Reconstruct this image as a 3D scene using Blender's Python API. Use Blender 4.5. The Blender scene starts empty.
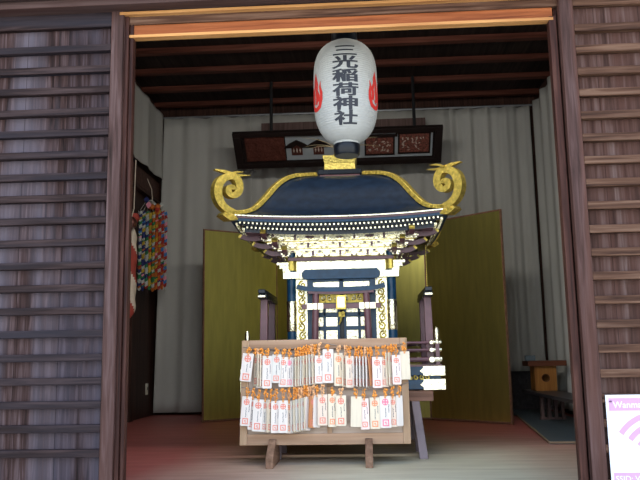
import bpy, bmesh, math, random
from mathutils import Vector, Matrix
random.seed(7)
R = math.radians
S = bpy.context.scene
COL = S.collection
S.view_settings.view_transform = 'Standard'
S.view_settings.look = 'None'
S.view_settings.gamma = 1
S.view_settings.use_curve_mapping = False
S.view_settings.exposure = 1.4
try:
    S.cycles.max_bounces = 8
    S.cycles.diffuse_bounces = 5
    S.cycles.glossy_bounces = 4
    S.cycles.sample_clamp_indirect = 6
except Exception:
    pass

# ------------------------------------------------------------------ camera
F = 740.0
EYE = Vector((0, 0, 0.6))
CM = Matrix.Rotation(R(3.3), 4, 'Z') @ Matrix.Rotation(R(99.0), 4, 'X') @ Matrix.Rotation(R(-1.0), 4, 'Z')
cam = bpy.data.cameras.new('camera')
cam.sensor_width = 36
cam.lens = F / 640 * 36
cam.clip_start = 0.05
co = bpy.data.objects.new('camera', cam)
co.matrix_world = Matrix.Translation(EYE) @ CM
COL.objects.link(co)
S.camera = co


def P(px, py, Y):
    """place in the hall at depth Y that the photo shows at px, py"""
    d = CM.to_3x3() @ Vector(((px - 320) / F, -(py - 240) / F, -1))
    return EYE + d * (Y / d.y)


def FL(px, py, z=0.0):
    d = CM.to_3x3() @ Vector(((px - 320) / F, -(py - 240) / F, -1))
    return EYE + d * ((z - EYE.z) / d.z)


# ------------------------------------------------------------------ materials
def new_mat(name):
    m = bpy.data.materials.new(name)
    m.use_nodes = True
    nt = m.node_tree
    b = nt.nodes['Principled BSDF']
    return m, nt, b


def coords(nt, scale, kind='Object', rot=(0, 0, 0)):
    tc = nt.nodes.new('ShaderNodeTexCoord')
    mp = nt.nodes.new('ShaderNodeMapping')
    mp.inputs['Scale'].default_value = scale
    mp.inputs['Rotation'].default_value = rot
    nt.links.new(tc.outputs[kind], mp.inputs['Vector'])
    return mp


def ramp(nt, src, stops):
    r = nt.nodes.new('ShaderNodeValToRGB')
    el = r.color_ramp.elements
    while len(el) < len(stops):
        el.new(0.5)
    for e, (p, c) in zip(el, stops):
        e.position = p
        e.color = (*c, 1)
    nt.links.new(src, r.inputs['Fac'])
    return r


def mat(name, col, rough=0.6, metal=0.0, var=0.12, scale=(8, 8, 8), bump=0.0, coat=0.0, spec=0.5):
    m, nt, b = new_mat(name)
    mp = coords(nt, scale)
    n = nt.nodes.new('ShaderNodeTexNoise')
    n.inputs['Scale'].default_value = 1.0
    n.inputs['Detail'].default_value = 5
    nt.links.new(mp.outputs[0], n.inputs['Vector'])
    lo = tuple(c * (1 - var) for c in col)
    hi = tuple(min(1, c * (1 + var)) for c in col)
    r = ramp(nt, n.outputs['Fac'], [(0.3, lo), (0.7, hi)])
    nt.links.new(r.outputs[0], b.inputs['Base Color'])
    b.inputs['Roughness'].default_value = rough
    b.inputs['Metallic'].default_value = metal
    b.inputs['Coat Weight'].default_value = coat
    b.inputs['Specular IOR Level'].default_value = spec
    if bump:
        bp = nt.nodes.new('ShaderNodeBump')
        bp.inputs['Strength'].default_value = bump
        bp.inputs['Distance'].default_value = 0.01
        nt.links.new(n.outputs['Fac'], bp.inputs['Height'])
        nt.links.new(bp.outputs[0], b.inputs['Normal'])
    return m


def wood(name, dark, mid, light, axis='X', fine=60, rough=0.65, board=None, bump=0.25, patch=None, spec=0.12):
    m, nt, b = new_mat(name)
    lo = fine * 0.05
    sc = {'X': (lo, fine, fine), 'Y': (fine, lo, fine), 'Z': (fine, fine, lo)}[axis]
    mp = coords(nt, sc)
    n = nt.nodes.new('ShaderNodeTexNoise')
    n.inputs['Scale'].default_value = 1
    n.inputs['Detail'].default_value = 6
    n.inputs['Distortion'].default_value = 0.6
    nt.links.new(mp.outputs[0], n.inputs['Vector'])
    r = ramp(nt, n.outputs['Fac'], [(0.28, dark), (0.5, mid), (0.74, light)])
    out = r.outputs[0]
    # slow colour drift and weathered patches
    mp2 = coords(nt, tuple(v / 11 for v in sc))
    n2 = nt.nodes.new('ShaderNodeTexNoise')
    n2.inputs['Scale'].default_value = 1
    n2.inputs['Detail'].default_value = 4
    n2.inputs['Distortion'].default_value = 1.5
    nt.links.new(mp2.outputs[0], n2.inputs['Vector'])
    mx = nt.nodes.new('ShaderNodeMix')
    mx.data_type = 'RGBA'
    mx.blend_type = 'MIX' if patch else 'MULTIPLY'
    if patch:
        rr = ramp(nt, n2.outputs['Fac'], [(0.42, (0, 0, 0)), (0.68, (.8, .8, .8))])
        nt.links.new(rr.outputs[0], mx.inputs['Factor'])
        mx.inputs['B'].default_value = (*patch, 1)
    else:
        rr = ramp(nt, n2.outputs['Fac'], [(0.3, (0.6, 0.58, 0.6)), (0.7, (1, 1, 1))])
        mx.inputs['Factor'].default_value = 1
        nt.links.new(rr.outputs[0], mx.inputs['B'])
    nt.links.new(out, mx.inputs['A'])
    out = mx.outputs['Result']
    if board:            # vertical board joints every `board` metres along x
        tc = nt.nodes.new('ShaderNodeTexCoord')
        sp = nt.nodes.new('ShaderNodeSeparateXYZ')
        nt.links.new(tc.outputs['Object'], sp.inputs[0])
        dv = nt.nodes.new('ShaderNodeMath'); dv.operation = 'DIVIDE'; dv.inputs[1].default_value = board
        nt.links.new(sp.outputs['X' if axis != 'Y' else 'X'], dv.inputs[0])
        fr = nt.nodes.new('ShaderNodeMath'); fr.operation = 'FRACT'
        nt.links.new(dv.outputs[0], fr.inputs[0])
        fl = nt.nodes.new('ShaderNodeMath'); fl.operation = 'FLOOR'
        nt.links.new(dv.outputs[0], fl.inputs[0])
        wn = nt.nodes.new('ShaderNodeTexWhiteNoise'); wn.noise_dimensions = '1D'
        nt.links.new(fl.outputs[0], wn.inputs['W'])
        r3 = ramp(nt, wn.outputs['Value'], [(0, (0.72, 0.7, 0.72)), (1, (1.1, 1.05, 1.0))])
        m3 = nt.nodes.new('ShaderNodeMix'); m3.data_type = 'RGBA'; m3.blend_type = 'MULTIPLY'
        m3.inputs['Factor'].default_value = 1
        nt.links.new(out, m3.inputs['A']); nt.links.new(r3.outputs[0], m3.inputs['B'])
        r4 = ramp(nt, fr.outputs[0], [(0.008, (0.45, 0.42, 0.42)), (0.022, (1, 1, 1))])
        m4 = nt.nodes.new('ShaderNodeMix'); m4.data_type = 'RGBA'; m4.blend_type = 'MULTIPLY'
        m4.inputs['Factor'].default_value = 1
        nt.links.new(m3.outputs['Result'], m4.inputs['A']); nt.links.new(r4.outputs[0], m4.inputs['B'])
        out = m4.outputs['Result']
    nt.links.new(out, b.inputs['Base Color'])
    b.inputs['Roughness'].default_value = rough
    b.inputs['Specular IOR Level'].default_value = spec
    bp = nt.nodes.new('ShaderNodeBump')
    bp.inputs['Strength'].default_value = bump
    bp.inputs['Distance'].default_value = 0.004
    nt.links.new(n.outputs['Fac'], bp.inputs['Height'])
    nt.links.new(bp.outputs[0], b.inputs['Normal'])
    return m


M = {}
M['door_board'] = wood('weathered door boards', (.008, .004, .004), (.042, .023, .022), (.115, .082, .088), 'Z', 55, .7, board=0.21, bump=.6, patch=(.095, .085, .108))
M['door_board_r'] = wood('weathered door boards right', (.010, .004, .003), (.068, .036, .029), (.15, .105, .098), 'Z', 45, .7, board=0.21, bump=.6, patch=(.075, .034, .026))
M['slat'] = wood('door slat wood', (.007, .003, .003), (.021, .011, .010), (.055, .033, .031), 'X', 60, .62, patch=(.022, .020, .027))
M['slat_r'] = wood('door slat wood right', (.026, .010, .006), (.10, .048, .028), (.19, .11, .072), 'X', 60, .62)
M['stile'] = wood('door stile wood', (.018, .009, .007), (.058, .030, .026), (.11, .068, .064), 'Z', 60, .6, patch=(.085, .035, .024))
M['jamb'] = wood('red brown jamb wood', (.022, .008, .006), (.058, .022, .016), (.10, .042, .03), 'Z', 60, .5)
M['orange_wood'] = wood('orange cedar lintel', (.16, .040, .012), (.30, .085, .026), (.40, .13, .045), 'X', 50, .5)
M['gold_strip'] = wood('pale cedar edge', (.42, .18, .06), (.56, .27, .09), (.68, .36, .14), 'X', 40, .45)
M['top_beam'] = wood('weathered top beam', (.022, .012, .010), (.055, .033, .029), (.10, .068, .062), 'X', 40, .65, patch=(.055, .024, .019))
M['dark_wood'] = wood('dark interior wood', (.035, .015, .011), (.08, .034, .025), (.13, .055, .04), 'X', 40, .55)
M['dark_wood_z'] = wood('dark interior planks', (.03, .015, .011), (.065, .032, .024), (.11, .055, .04), 'Z', 40, .5, board=.24)
M['ceiling'] = wood('ceiling boards', (.012, .008, .007), (.028, .018, .015), (.045, .03, .026), 'Y', 30, .7)
M['joist'] = wood('red brown joists', (.055, .017, .011), (.11, .034, .021), (.17, .06, .04), 'X', 30, .6)
M['curtain'] = mat('beige curtain cloth', (.44, .43, .40), .85, 0, .07, (3, 3, 1), .1)
M['rail'] = mat('grey curtain rail', (.3, .31, .33), .4, .6)
M['gold'] = mat('polished gold fittings', (.98, .86, .60), .26, 1.0, .12, (60, 60, 60), .5)
M['gold_matte'] = mat('yellow gold leaf', (.62, .47, .10), .42, .75, .3, (50, 50, 50), .5)
M['screen_gold'] = mat('gold leaf of the folding screens', (.62, .57, .16), .28, .9, .10, (24, 24, 3), .03)
M['lacquer'] = mat('black lacquer', (.006, .009, .015), .25, 0, .2, (20, 20, 20), 0, 0, .3)
M['blue_lacquer'] = mat('blue black lacquer', (.008, .045, .095), .28, 0, .2, (20, 20, 20), 0, 0, .3)
M['roof'] = mat('roof lacquer', (.006, .013, .028), .38, 0, .3, (25, 25, 25), .05, 0, .25)
M['wine'] = mat('wine brown lacquer', (.13, .058, .068), .35, 0, .15, (20, 20, 20), 0, 0, .4)
M['screen_edge'] = mat('screen frame lacquer', (.22, .11, .06), .4, .2, .3, (30, 30, 30))
M['stand_wood'] = wood('ema stand wood', (.36, .22, .13), (.50, .32, .20), (.58, .40, .27), 'X', 30, .6, bump=.1)
M['stand_wood_z'] = wood('ema stand upright wood', (.36, .23, .13), (.51, .34, .21), (.59, .42, .28), 'Z', 30, .6, bump=.1)
M['stand_panel'] = wood('ema stand back panel', (.46, .36, .28), (.58, .47, .38), (.66, .55, .46), 'X', 20, .7, bump=.05)
M['foot_wood'] = wood('stand foot wood', (.14, .08, .05), (.24, .14, .09), (.34, .21, .14), 'Y', 40, .6)
M['tag_white'] = mat('white tag wood', (.72, .65, .59), .6, 0, .05, (40, 40, 8))
M['tag_cream'] = mat('cream tag wood', (.72, .62, .47), .6, 0, .07, (60, 60, 8))
M['tag_tan'] = mat('tan tag wood', (.72, .58, .46), .6, 0, .08, (60, 60, 8))
M['tag_grey'] = mat('greyed tag wood', (.66, .62, .56), .6, 0, .07, (60, 60, 8))
M['tag_orange'] = mat('orange brown tag wood', (.58, .24, .10), .6, 0, .12, (60, 60, 8))
M['tag_pink'] = mat('pinkish tag wood', (.82, .66, .60), .6, 0, .06, (60, 60, 8))
M['stamp'] = mat('vermilion stamp ink', (.74, .24, .18), .7, 0, .15, (200, 200, 200))
M['stamp_pink'] = mat('pink stamp ink', (.85, .20, .30), .7, 0, .15, (200, 200, 200))
M['stamp_orange'] = mat('orange stamp ink', (.86, .28, .14), .7, 0, .15, (200, 200, 200))
M['ink'] = mat('brush ink', (.05, .055, .09), .7, 0, .2)
M['cord'] = mat('orange cord', (.80, .30, .05), .8, 0, .3, (90, 90, 90), .4)
M['cord_pale'] = mat('faded orange cord', (.78, .42, .2), .8, 0, .3, (90, 90, 90), .4)
M['string'] = mat('grey string', (.25, .21, .18), .8)
M['paper'] = mat('lantern paper', (.33, .325, .30), .7, 0, .05, (25, 25, 25), .15)
M['lantern_ink'] = mat('lantern ink', (.008, .009, .016), .6, 0, .2)
M['lantern_red'] = mat('lantern red', (.46, .012, .005), .7, 0, .1)
M['black'] = mat('black painted ring', (.005, .006, .009), .3, 0, .2, (9, 9, 9), 0, 0, .25)
M['gold_dull'] = mat('dull chased gold', (.40, .32, .08), .5, .7, .35, (70, 70, 70), .8)
M['straw'] = mat('dull gilt straw', (.16, .12, .06), .6, .1)
M['iron'] = mat('dark iron rod', (.02, .02, .022), .5, .5)
M['white_board'] = mat('pale mount board', (.36, .40, .43), .6, 0, .05)
M['picture_brown'] = wood('brown picture panel', (.07, .022, .016), (.12, .04, .028), (.16, .06, .042), 'Z', 50, .5)
M['picture_frame'] = mat('dark picture frame', (.018, .012, .011), .4, 0, .2, (8, 8, 8), 0, 0, .2)
M['picture_red'] = mat('red brown painting', (.16, .05, .035), .6, 0, .8, (60, 60, 60))
M['picture_fig'] = mat('pale painted figures', (.5, .42, .36), .6, 0, .5, (60, 60, 60))
M['trestle'] = mat('grey purple trestle wood', (.20, .15, .16), .5, 0, .2, (6, 6, 6), .05)
M['trestle_beam'] = wood('brown trestle beam', (.2, .1, .07), (.3, .16, .11), (.38, .21, .15), 'X', 30, .5)
M['mat_blue'] = mat('blue grey floor mat', (.075, .10, .115), .45, 0, .12, (6, 6, 6), .03)
M['mat_edge'] = mat('tan mat edging', (.24, .17, .11), .5)
M['ochre_wood'] = wood('ochre box wood', (.26, .10, .025), (.38, .16, .04), (.47, .22, .06), 'Z', 40, .4)
M['brown_top'] = wood('red brown box lid', (.09, .03, .015), (.15, .052, .028), (.2, .08, .045), 'X', 40, .4)
M['bench'] = wood('dark bench wood', (.035, .032, .035), (.06, .055, .06), (.09, .085, .09), 'Y', 30, .35)
M['bench_leg'] = wood('bench leg wood', (.09, .055, .05), (.15, .095, .085), (.2, .135, .12), 'Z', 30, .5)
M['red_cloth'] = mat('red cloth', (.34, .05, .035), .85, 0, .12, (20, 20, 20), .1)
M['white_cloth'] = mat('white cloth', (.62, .52, .42), .85, 0, .1, (20, 20, 20), .1)
M['brown_bell'] = mat('dark bronze bell', (.12, .045, .035), .4, .6, .3, (30, 30, 30))
M['outlet'] = mat('ivory outlet plastic', (.6, .56, .46), .4)
M['poster_white'] = mat('poster white', (.62, .62, .66), .5, 0, .01)
M['poster_pink'] = mat('poster pink', (.80, .48, .72), .4, 0, .02)
M['poster_pale'] = mat('poster pale pink', (.50, .27, .44), .5, 0, .02)
M['poster_text'] = mat('poster dark print', (.30, .12, .32), .5, 0, .02)
M['pin'] = mat('dark pin head', (.10, .03, .10), .3)
for k, c in dict(navy=(.02, .03, .14), white=(.5, .5, .46), yellow=(.5, .34, .03), green=(.03, .19, .07), red=(.40, .03, .02),
                 orange=(.5, .13, .02), blue=(.05, .2, .5), pink=(.8, .3, .4)).items():
    M['o_' + k] = mat('origami ' + k, c, .6, 0, .1)
M['gravel'] = mat('pale courtyard gravel', (.56, .54, .47), .9, 0, .25, (30, 30, 30), .5)
M['roof_tile'] = mat('grey roof tile', (.1, .1, .11), .6, 0, .2, (4, 30, 4), .3)
M['plaster'] = mat('outer wall plaster', (.55, .53, .48), .8, 0, .05)
M['eave'] = wood('eave boards', (.12, .07, .05), (.2, .12, .09), (.28, .18, .14), 'Y', 30, .6)


def floor_material():
    m, nt, b = new_mat('red carpet with a pale middle')
    tc = nt.nodes.new('ShaderNodeTexCoord')
    sp = nt.nodes.new('ShaderNodeSeparateXYZ')
    nt.links.new(tc.outputs['Object'], sp.inputs[0])
    n = nt.nodes.new('ShaderNodeTexNoise')
    n.inputs['Scale'].default_value = 1.3
    n.inputs['Detail'].default_value = 6
    n.inputs['Distortion'].default_value = .5
    nt.links.new(coords(nt, (1, .6, 1)).outputs[0], n.inputs['Vector'])

    def mth(op, a, c=None):
        q = nt.nodes.new('ShaderNodeMath')
        q.operation = op
        for i, v in enumerate((a, c)):
            if v is None:
                continue
            if isinstance(v, (int, float)):
                q.inputs[i].default_value = v
            else:
                nt.links.new(v, q.inputs[i])
        return q.outputs[0]
    # distance from the centre of the pale patch (x 0.05, y 4.3)
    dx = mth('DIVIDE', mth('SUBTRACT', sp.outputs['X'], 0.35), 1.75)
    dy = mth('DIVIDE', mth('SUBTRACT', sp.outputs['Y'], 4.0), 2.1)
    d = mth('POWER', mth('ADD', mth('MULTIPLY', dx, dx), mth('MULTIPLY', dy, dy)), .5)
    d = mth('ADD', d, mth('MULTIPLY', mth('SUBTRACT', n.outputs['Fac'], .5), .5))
    red_mix = ramp(nt, d, [(.25, (0, 0, 0)), (1.0, (1, 1, 1))])  # colour runs from pale at the patch centre out to red
    n2 = nt.nodes.new('ShaderNodeTexNoise')
    n2.inputs['Scale'].default_value = 1
    n2.inputs['Detail'].default_value = 5
    nt.links.new(coords(nt, (2, 14, 2)).outputs[0], n2.inputs['Vector'])
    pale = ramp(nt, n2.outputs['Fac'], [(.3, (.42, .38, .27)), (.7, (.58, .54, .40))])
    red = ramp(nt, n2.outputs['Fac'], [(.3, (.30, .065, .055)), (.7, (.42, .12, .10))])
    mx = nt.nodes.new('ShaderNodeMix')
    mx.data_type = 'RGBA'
    nt.links.new(red_mix.outputs[0], mx.inputs['Factor'])
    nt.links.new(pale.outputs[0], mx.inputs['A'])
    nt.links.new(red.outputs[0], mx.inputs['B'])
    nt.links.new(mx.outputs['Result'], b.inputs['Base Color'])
    b.inputs['Roughness'].default_value = .5
    return m


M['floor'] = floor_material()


# ------------------------------------------------------------------ mesh builder
class MB:
    def __init__(s):
        s.v, s.f, s.m = [], [], []

    def add(s, vs, fs, m=0):
        o = len(s.v)
        s.v += [tuple(v) for v in vs]
        s.f += [tuple(i + o for i in f) for f in fs]
        s.m += [m] * len(fs)
        return s

    def box(s, x0, x1, y0, y1, z0, z1, m=0):
        vs = [(x, y, z) for z in (z0, z1) for y in (y0, y1) for x in (x0, x1)]
        return s.add(vs, [(0, 2, 3, 1), (4, 5, 7, 6), (0, 1, 5, 4), (2, 6, 7, 3), (0, 4, 6, 2), (1, 3, 7, 5)], m)

    def hexa(s, a, b, m=0):
        """a, b: two quads (bottom / top loops) of 4 points"""
        return s.add(list(a) + list(b), [(3, 2, 1, 0), (4, 5, 6, 7), (0, 1, 5, 4), (1, 2, 6, 5), (2, 3, 7, 6), (3, 0, 4, 7)], m)

    def tube(s, pts, r, seg=8, m=0, cap=True):
        pts = [Vector(p) for p in pts]
        rs = r if isinstance(r, (list, tuple)) else [r] * len(pts)
        n = len(pts)
        vs, fs = [], []
        ref = None
        for i, p in enumerate(pts):
            t = (pts[min(i + 1, n - 1)] - pts[max(i - 1, 0)]).normalized()
            if ref is None:
                ref = t.orthogonal().normalized()
            ref = (ref - t * ref.dot(t))
            ref = ref.normalized() if ref.length > 1e-6 else t.orthogonal().normalized()
            bi = t.cross(ref)
            for k in range(seg):
                a = 2 * math.pi * k / seg
                vs.append(p + (ref * math.cos(a) + bi * math.sin(a)) * rs[i])
        for i in range(n - 1):
            for k in range(seg):
                k2 = (k + 1) % seg
                fs.append((i * seg + k, i * seg + k2, (i + 1) * seg + k2, (i + 1) * seg + k))
        if cap:
            fs.append(tuple(range(seg))[::-1])
            fs.append(tuple((n - 1) * seg + k for k in range(seg)))
        return s.add(vs, fs, m)

    def lathe(s, prof, c=(0, 0, 0), seg=32, m=0, cap=True):
        vs, fs = [], []
        for r, z in prof:
            for k in range(seg):
                a = 2 * math.pi * k / seg
                vs.append((c[0] + r * math.cos(a), c[1] + r * math.sin(a), c[2] + z))
        for i in range(len(prof) - 1):
            for k in range(seg):
                k2 = (k + 1) % seg
                fs.append((i * seg + k, i * seg + k2, (i + 1) * seg + k2, (i + 1) * seg + k))
        if cap:
            fs.append(tuple(range(seg))[::-1])
            fs.append(tuple((len(prof) - 1) * seg + k for k in range(seg)))
        return s.add(vs, fs, m)

    def prism(s, poly, fn, w0, w1, m=0):
        n = len(poly)
        vs = [fn(u, v, w0) for u, v in poly] + [fn(u, v, w1) for u, v in poly]
        fs = [tuple(range(n))[::-1], tuple(range(n, 2 * n))] + [(i, (i + 1) % n, n + (i + 1) % n, n + i) for i in range(n)]
        return s.add(vs, fs, m)

    def strip(s, cl, half, fn, w0, w1, m=0):
        """a flat band along a 2-d centre line, extruded between w0 and w1"""
        L, Rr = [], []
        n = len(cl)
        for i in range(n):
            a, b = cl[max(i - 1, 0)], cl[min(i + 1, n - 1)]
            dx, dy = b[0] - a[0], b[1] - a[1]
            l = math.hypot(dx, dy) or 1
            h = half[i] if isinstance(half, (list, tuple)) else half
            L.append((cl[i][0] - dy / l * h, cl[i][1] + dx / l * h))
            Rr.append((cl[i][0] + dy / l * h, cl[i][1] - dx / l * h))
        for i in range(n - 1):
            q = [L[i], L[i + 1], Rr[i + 1], Rr[i]]
            s.prism(q, fn, w0, w1, m)
        return s

    def grid(s, fn, nu, nv, m=0, flip=False):
        vs = [fn(i / nu, j / nv) for j in range(nv + 1) for i in range(nu + 1)]
        fs = []
        for j in range(nv):
            for i in range(nu):
                a = j * (nu + 1) + i
                f = (a, a + 1, a + nu + 2, a + nu + 1)
                fs.append(f[::-1] if flip else f)
        return s.add(vs, fs, m)

    def build(s, name, mats, parent=None, loc=None, smooth=False, bevel=0, solid=0, fix=True):
        me = bpy.data.meshes.new(name)
        me.from_pydata(s.v, [], s.f)
        for m in (mats if isinstance(mats, (list, tuple)) else [mats]):
            me.materials.append(M[m])
        me.polygons.foreach_set('material_index', s.m)
        if fix:
            bm = bmesh.new(); bm.from_mesh(me)
            bmesh.ops.recalc_face_normals(bm, faces=bm.faces)
            bm.to_mesh(me); bm.free()
        if smooth:
            for p in me.polygons:
                p.use_smooth = True
            try:
                me.set_sharp_from_angle(angle=R(40))
            except Exception:
                pass
        me.update()
        o = bpy.data.objects.new(name, me)
        COL.objects.link(o)
        if parent is not None:
            o.parent = parent
        if loc is not None:
            o.location = loc
        if bevel:
            b = o.modifiers.new('bevel', 'BEVEL'); b.width = bevel; b.segments = 2; b.limit_method = 'ANGLE'
        if solid:
            b = o.modifiers.new('solid', 'SOLIDIFY'); b.thickness = solid; b.offset = 0
        return o


def tag(o, label=None, cat=None, group=None, kind=None):
    if label: o['label'] = label
    if cat: o['category'] = cat
    if group: o['group'] = group
    if kind: o['kind'] = kind
    return o


def empty(name, loc, label=None, cat=None, group=None, rot=(0, 0, 0), kind=None):
    o = bpy.data.objects.new(name, None)
    o.empty_display_size = .1
    COL.objects.link(o)
    o.location = loc
    o.rotation_euler = rot
    return tag(o, label, cat, group, kind)


def struct(name, mb, mats, **k):
    return tag(mb.build(name, mats, **k), kind='structure')


def text_mesh(s, size, fn, offset=0.0, sx=1.0, cut=None, align='CENTER'):
    """text outlines as vertices/faces mapped through fn(u, v)"""
    cu = bpy.data.curves.new('lettering', 'FONT')
    cu.body = s
    cu.size = size
    cu.align_x = align
    cu.align_y = 'CENTER'
    cu.offset = offset
    cu.resolution_u = 3
    o = bpy.data.objects.new('lettering', cu)
    COL.objects.link(o)
    dg = bpy.context.evaluated_depsgraph_get()
    me = bpy.data.meshes.new_from_object(o.evaluated_get(dg))
    bpy.data.objects.remove(o)
    bm = bmesh.new(); bm.from_mesh(me)
    for v in bm.verts:
        v.co.x *= sx
    if cut:
        xs = [v.co.x for v in bm.verts] or [0]
        x = math.floor(min(xs) / cut) * cut
        while x < max(xs):
            bmesh.ops.bisect_plane(bm, geom=bm.verts[:] + bm.edges[:] + bm.faces[:], plane_co=(x, 0, 0), plane_no=(1, 0, 0), dist=1e-6)
            x += cut
    bm.verts.index_update()
    vs = [fn(v.co.x, v.co.y) for v in bm.verts]
    fs = [tuple(v.index for v in f.verts) for f in bm.faces]
    bm.free()
    bpy.data.meshes.remove(me)
    return vs, fs


# ================================================================== SETTING
YF = 3.40          # outer face of the front wall
YB = 8.30          # back wall
XL, XR = -2.36, P(545, 300, 8.2).x + .06
print('XR', XR)
ZC = P(250, 104, 8.1).z + .055
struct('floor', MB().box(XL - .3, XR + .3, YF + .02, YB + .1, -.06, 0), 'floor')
struct('ground', MB().box(-14, 14, -16, 12, -.85, -.75), 'gravel')
struct('wall_back', MB().box(XL - .1, XR + .1, YB, YB + .1, -.75, ZC + .1), 'dark_wood_z')
struct('wall_left', MB().box(XL - .1, XL, YF + .14, YB, -.75, ZC + .1), 'dark_wood_z')
struct('wall_right', MB().box(XR, XR + .1, YF + .14, YB, -.75, ZC + .1), 'dark_wood_z')
struct('ceiling', MB().box(XL - .1, XR + .1, YF, YB + .1, ZC, ZC + .03), 'ceiling')
struct('outer_roof', MB().hexa([(-4.4, 2.55, 3.16), (4.4, 2.55, 3.16), (4.4, 5.9, 4.75), (-4.4, 5.9, 4.75)],
                        [(-4.4, 2.55, 3.29), (4.4, 2.55, 3.29), (4.4, 5.9, 4.9), (-4.4, 5.9, 4.9)])
       .hexa([(-4.4, 5.9, 4.75), (4.4, 5.9, 4.75), (4.4, 9.9, 2.9), (-4.4, 9.9, 2.9)],
             [(-4.4, 5.9, 4.9), (4.4, 5.9, 4.9), (4.4, 9.9, 3.05), (-4.4, 9.9, 3.05)]), 'roof_tile')
# ceiling joists running across the hall
zj = P(250, 104, 8.1).z
yj = 8.12
while yj > 3.9:
    struct('ceiling_joist', MB().box(XL, XR, yj - .035, yj + .035, zj, ZC), 'joist', bevel=.004)
    yj -= .50
# front wall above the opening and the lintel stack (bottom line follows the photo: y 37 at px 136)
zl = P(136, 37, YF + .04).z
zr = P(550, 20, YF + .04).z
zb = 2.178
print('lintel', zl, zr)
struct('wall_front', MB().box(-4, 4, YF + .03, YF + .13, zb + .20, ZC + .1), 'dark_wood')
struct('trim_1', MB().box(-4, 4, YF - .14, YF + .02, zb + .165, zb + .55), 'top_beam', bevel=.012)
struct('trim_17', MB().box(-4, 4, YF - .10, YF + .02, zb + .128, zb + .165), 'top_beam', bevel=.004)        # weathered main beam
xl = P(131, 240, YF + .04).x
xr = P(562, 240, YF + .04).x
print('opening x', xl, xr)
struct('trim_2', MB().box(xl - .06, xr + .06, YF - .03, YF + .06, zb + .108, zb + .122), 'gold_strip')
struct('trim_3', MB().box(xl - .06, xr + .06, YF + .0, YF + .06, zb + .068, zb + .128), 'slat_r')
struct('trim_4', MB().box(xl - .02, xr + .02, YF + .012, YF + .045, zb + .010, zb + .068), 'orange_wood')
struct('trim_5', MB().box(xl - .02, xr + .02, YF + .0, YF + .045, zb, zb + .014), 'gold_strip')
struct('trim_6', MB().box(xl - .26, xl - .03, YF + .03, YF + .12, -.75, zb + .12), 'jamb')
struct('trim_7', MB().box(xr + .03, xr + .26, YF + .03, YF + .12, -.75, zb + .12), 'jamb')
struct('trim_8', MB().box(-4, 4, YF - .05, YF + .14, -.09, -.005), 'top_beam')     # sill
struct('trim_9', MB().box(-4, 4, YF + .0, YF + .12, -.75, -.09), 'dark_wood_z')


def slat_door(name, x0, x1, stile_at, bmat, smat, first, pitch, hgt):
    """a boarded door leaf with a stile at its inner edge and level slats across its boards"""
    d = empty(name, ((x0 + x1) / 2, YF, 0), kind='structure')
    cx = (x0 + x1) / 2
    MB().box(x0 - cx, x1 - cx, .012, .03, -.02, zb + .12).build('boarding', bmat, d)
    if stile_at > cx:
        a, b = x1 - .062, x1
        s0, s1 = x0, a
    else:
        a, b = x0, x0 + .066
        s0, s1 = b, x1
    MB().box(a - cx, b - cx, -.028, .028, -.02, zb + .135).build('stile', 'stile', d, bevel=.004)
    MB().box(s0 - cx, s1 - cx, -.02, .012, zb + .055, zb + .135).build('top_rail', smat, d, bevel=.003)
    MB().box(s0 - cx, s1 - cx, -.02, .012, -.02, .06).build('bottom_rail', smat, d, bevel=.003)
    z = first
    while z > .09:
        t = random.uniform(-.0015, .0015)
        o = MB().box(s0 - cx, s1 - cx, -.026, .012, z - hgt / 2, z + hgt / 2).build('slat', smat, d, bevel=.003)
        o.location.z = t
        z -= pitch
    return d


# left jamb: two upright grooved strips beside the leaf
struct('trim_10', MB().box(xl - .040, xl - .020, YF - .008, YF + .05, -.02, zb + .12), 'jamb', bevel=.003)
struct('trim_11', MB().box(xl - .018, xl, YF + .005, YF + .05, -.02, zb + .12), 'jamb', bevel=.003)
struct('trim_12', MB().box(xr, xr + .034, YF + .002, YF + .05, -.02, zb + .02), 'jamb', bevel=.003)
zs_l = P(60, 47, YF - .02).z
zs_r = P(600, 28, YF - .02).z
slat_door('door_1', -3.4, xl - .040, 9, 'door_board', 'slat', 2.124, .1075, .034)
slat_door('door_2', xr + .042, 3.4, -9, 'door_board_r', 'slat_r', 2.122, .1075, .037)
print('slats', zs_l, zs_r)

# ================================================================== CURTAINS
def curtain(name, a, b, z0, z1, _, folds=9, amp=.03, parent=None, seed=0, lean=0, group=None, scallop=.02, flare=.3):
    a, b = Vector(a), Vector(b)
    t = (b - a).normalized()
    nrm = Vector((t.y, -t.x, 0))
    rnd = random.Random(seed)
    ph = [rnd.uniform(0, 6.28) for _ in range(4)]
    Lg = (b - a).length

    def f(u, v):
        w = math.sin(u * folds * 6.283 + ph[0] + .5 * math.sin(u * 9 + ph[1]))
        w += .45 * math.sin(u * folds * 2.3 * 6.283 + ph[2])
        ampv = amp * (1 + flare * (1 - v))
        z = z0 + (z1 - z0) * v
        sag = scallop * (abs(math.sin(u * folds * 3.14 + ph[3])) - .5) * max(0, (v - .9) * 10)
        p = a + t * (Lg * u) + nrm * (w * ampv + .02) + t * (lean * (1 - v) * (1 - u))
        return (p.x, p.y, z - max(0, sag))
    mb = MB().grid(f, int(folds * 16), 24)
    o = mb.build(name, 'curtain', parent, smooth=True, fix=False)
    sm = o.modifiers.new('solid', 'SOLIDIFY'); sm.thickness = .004
    return o


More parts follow.
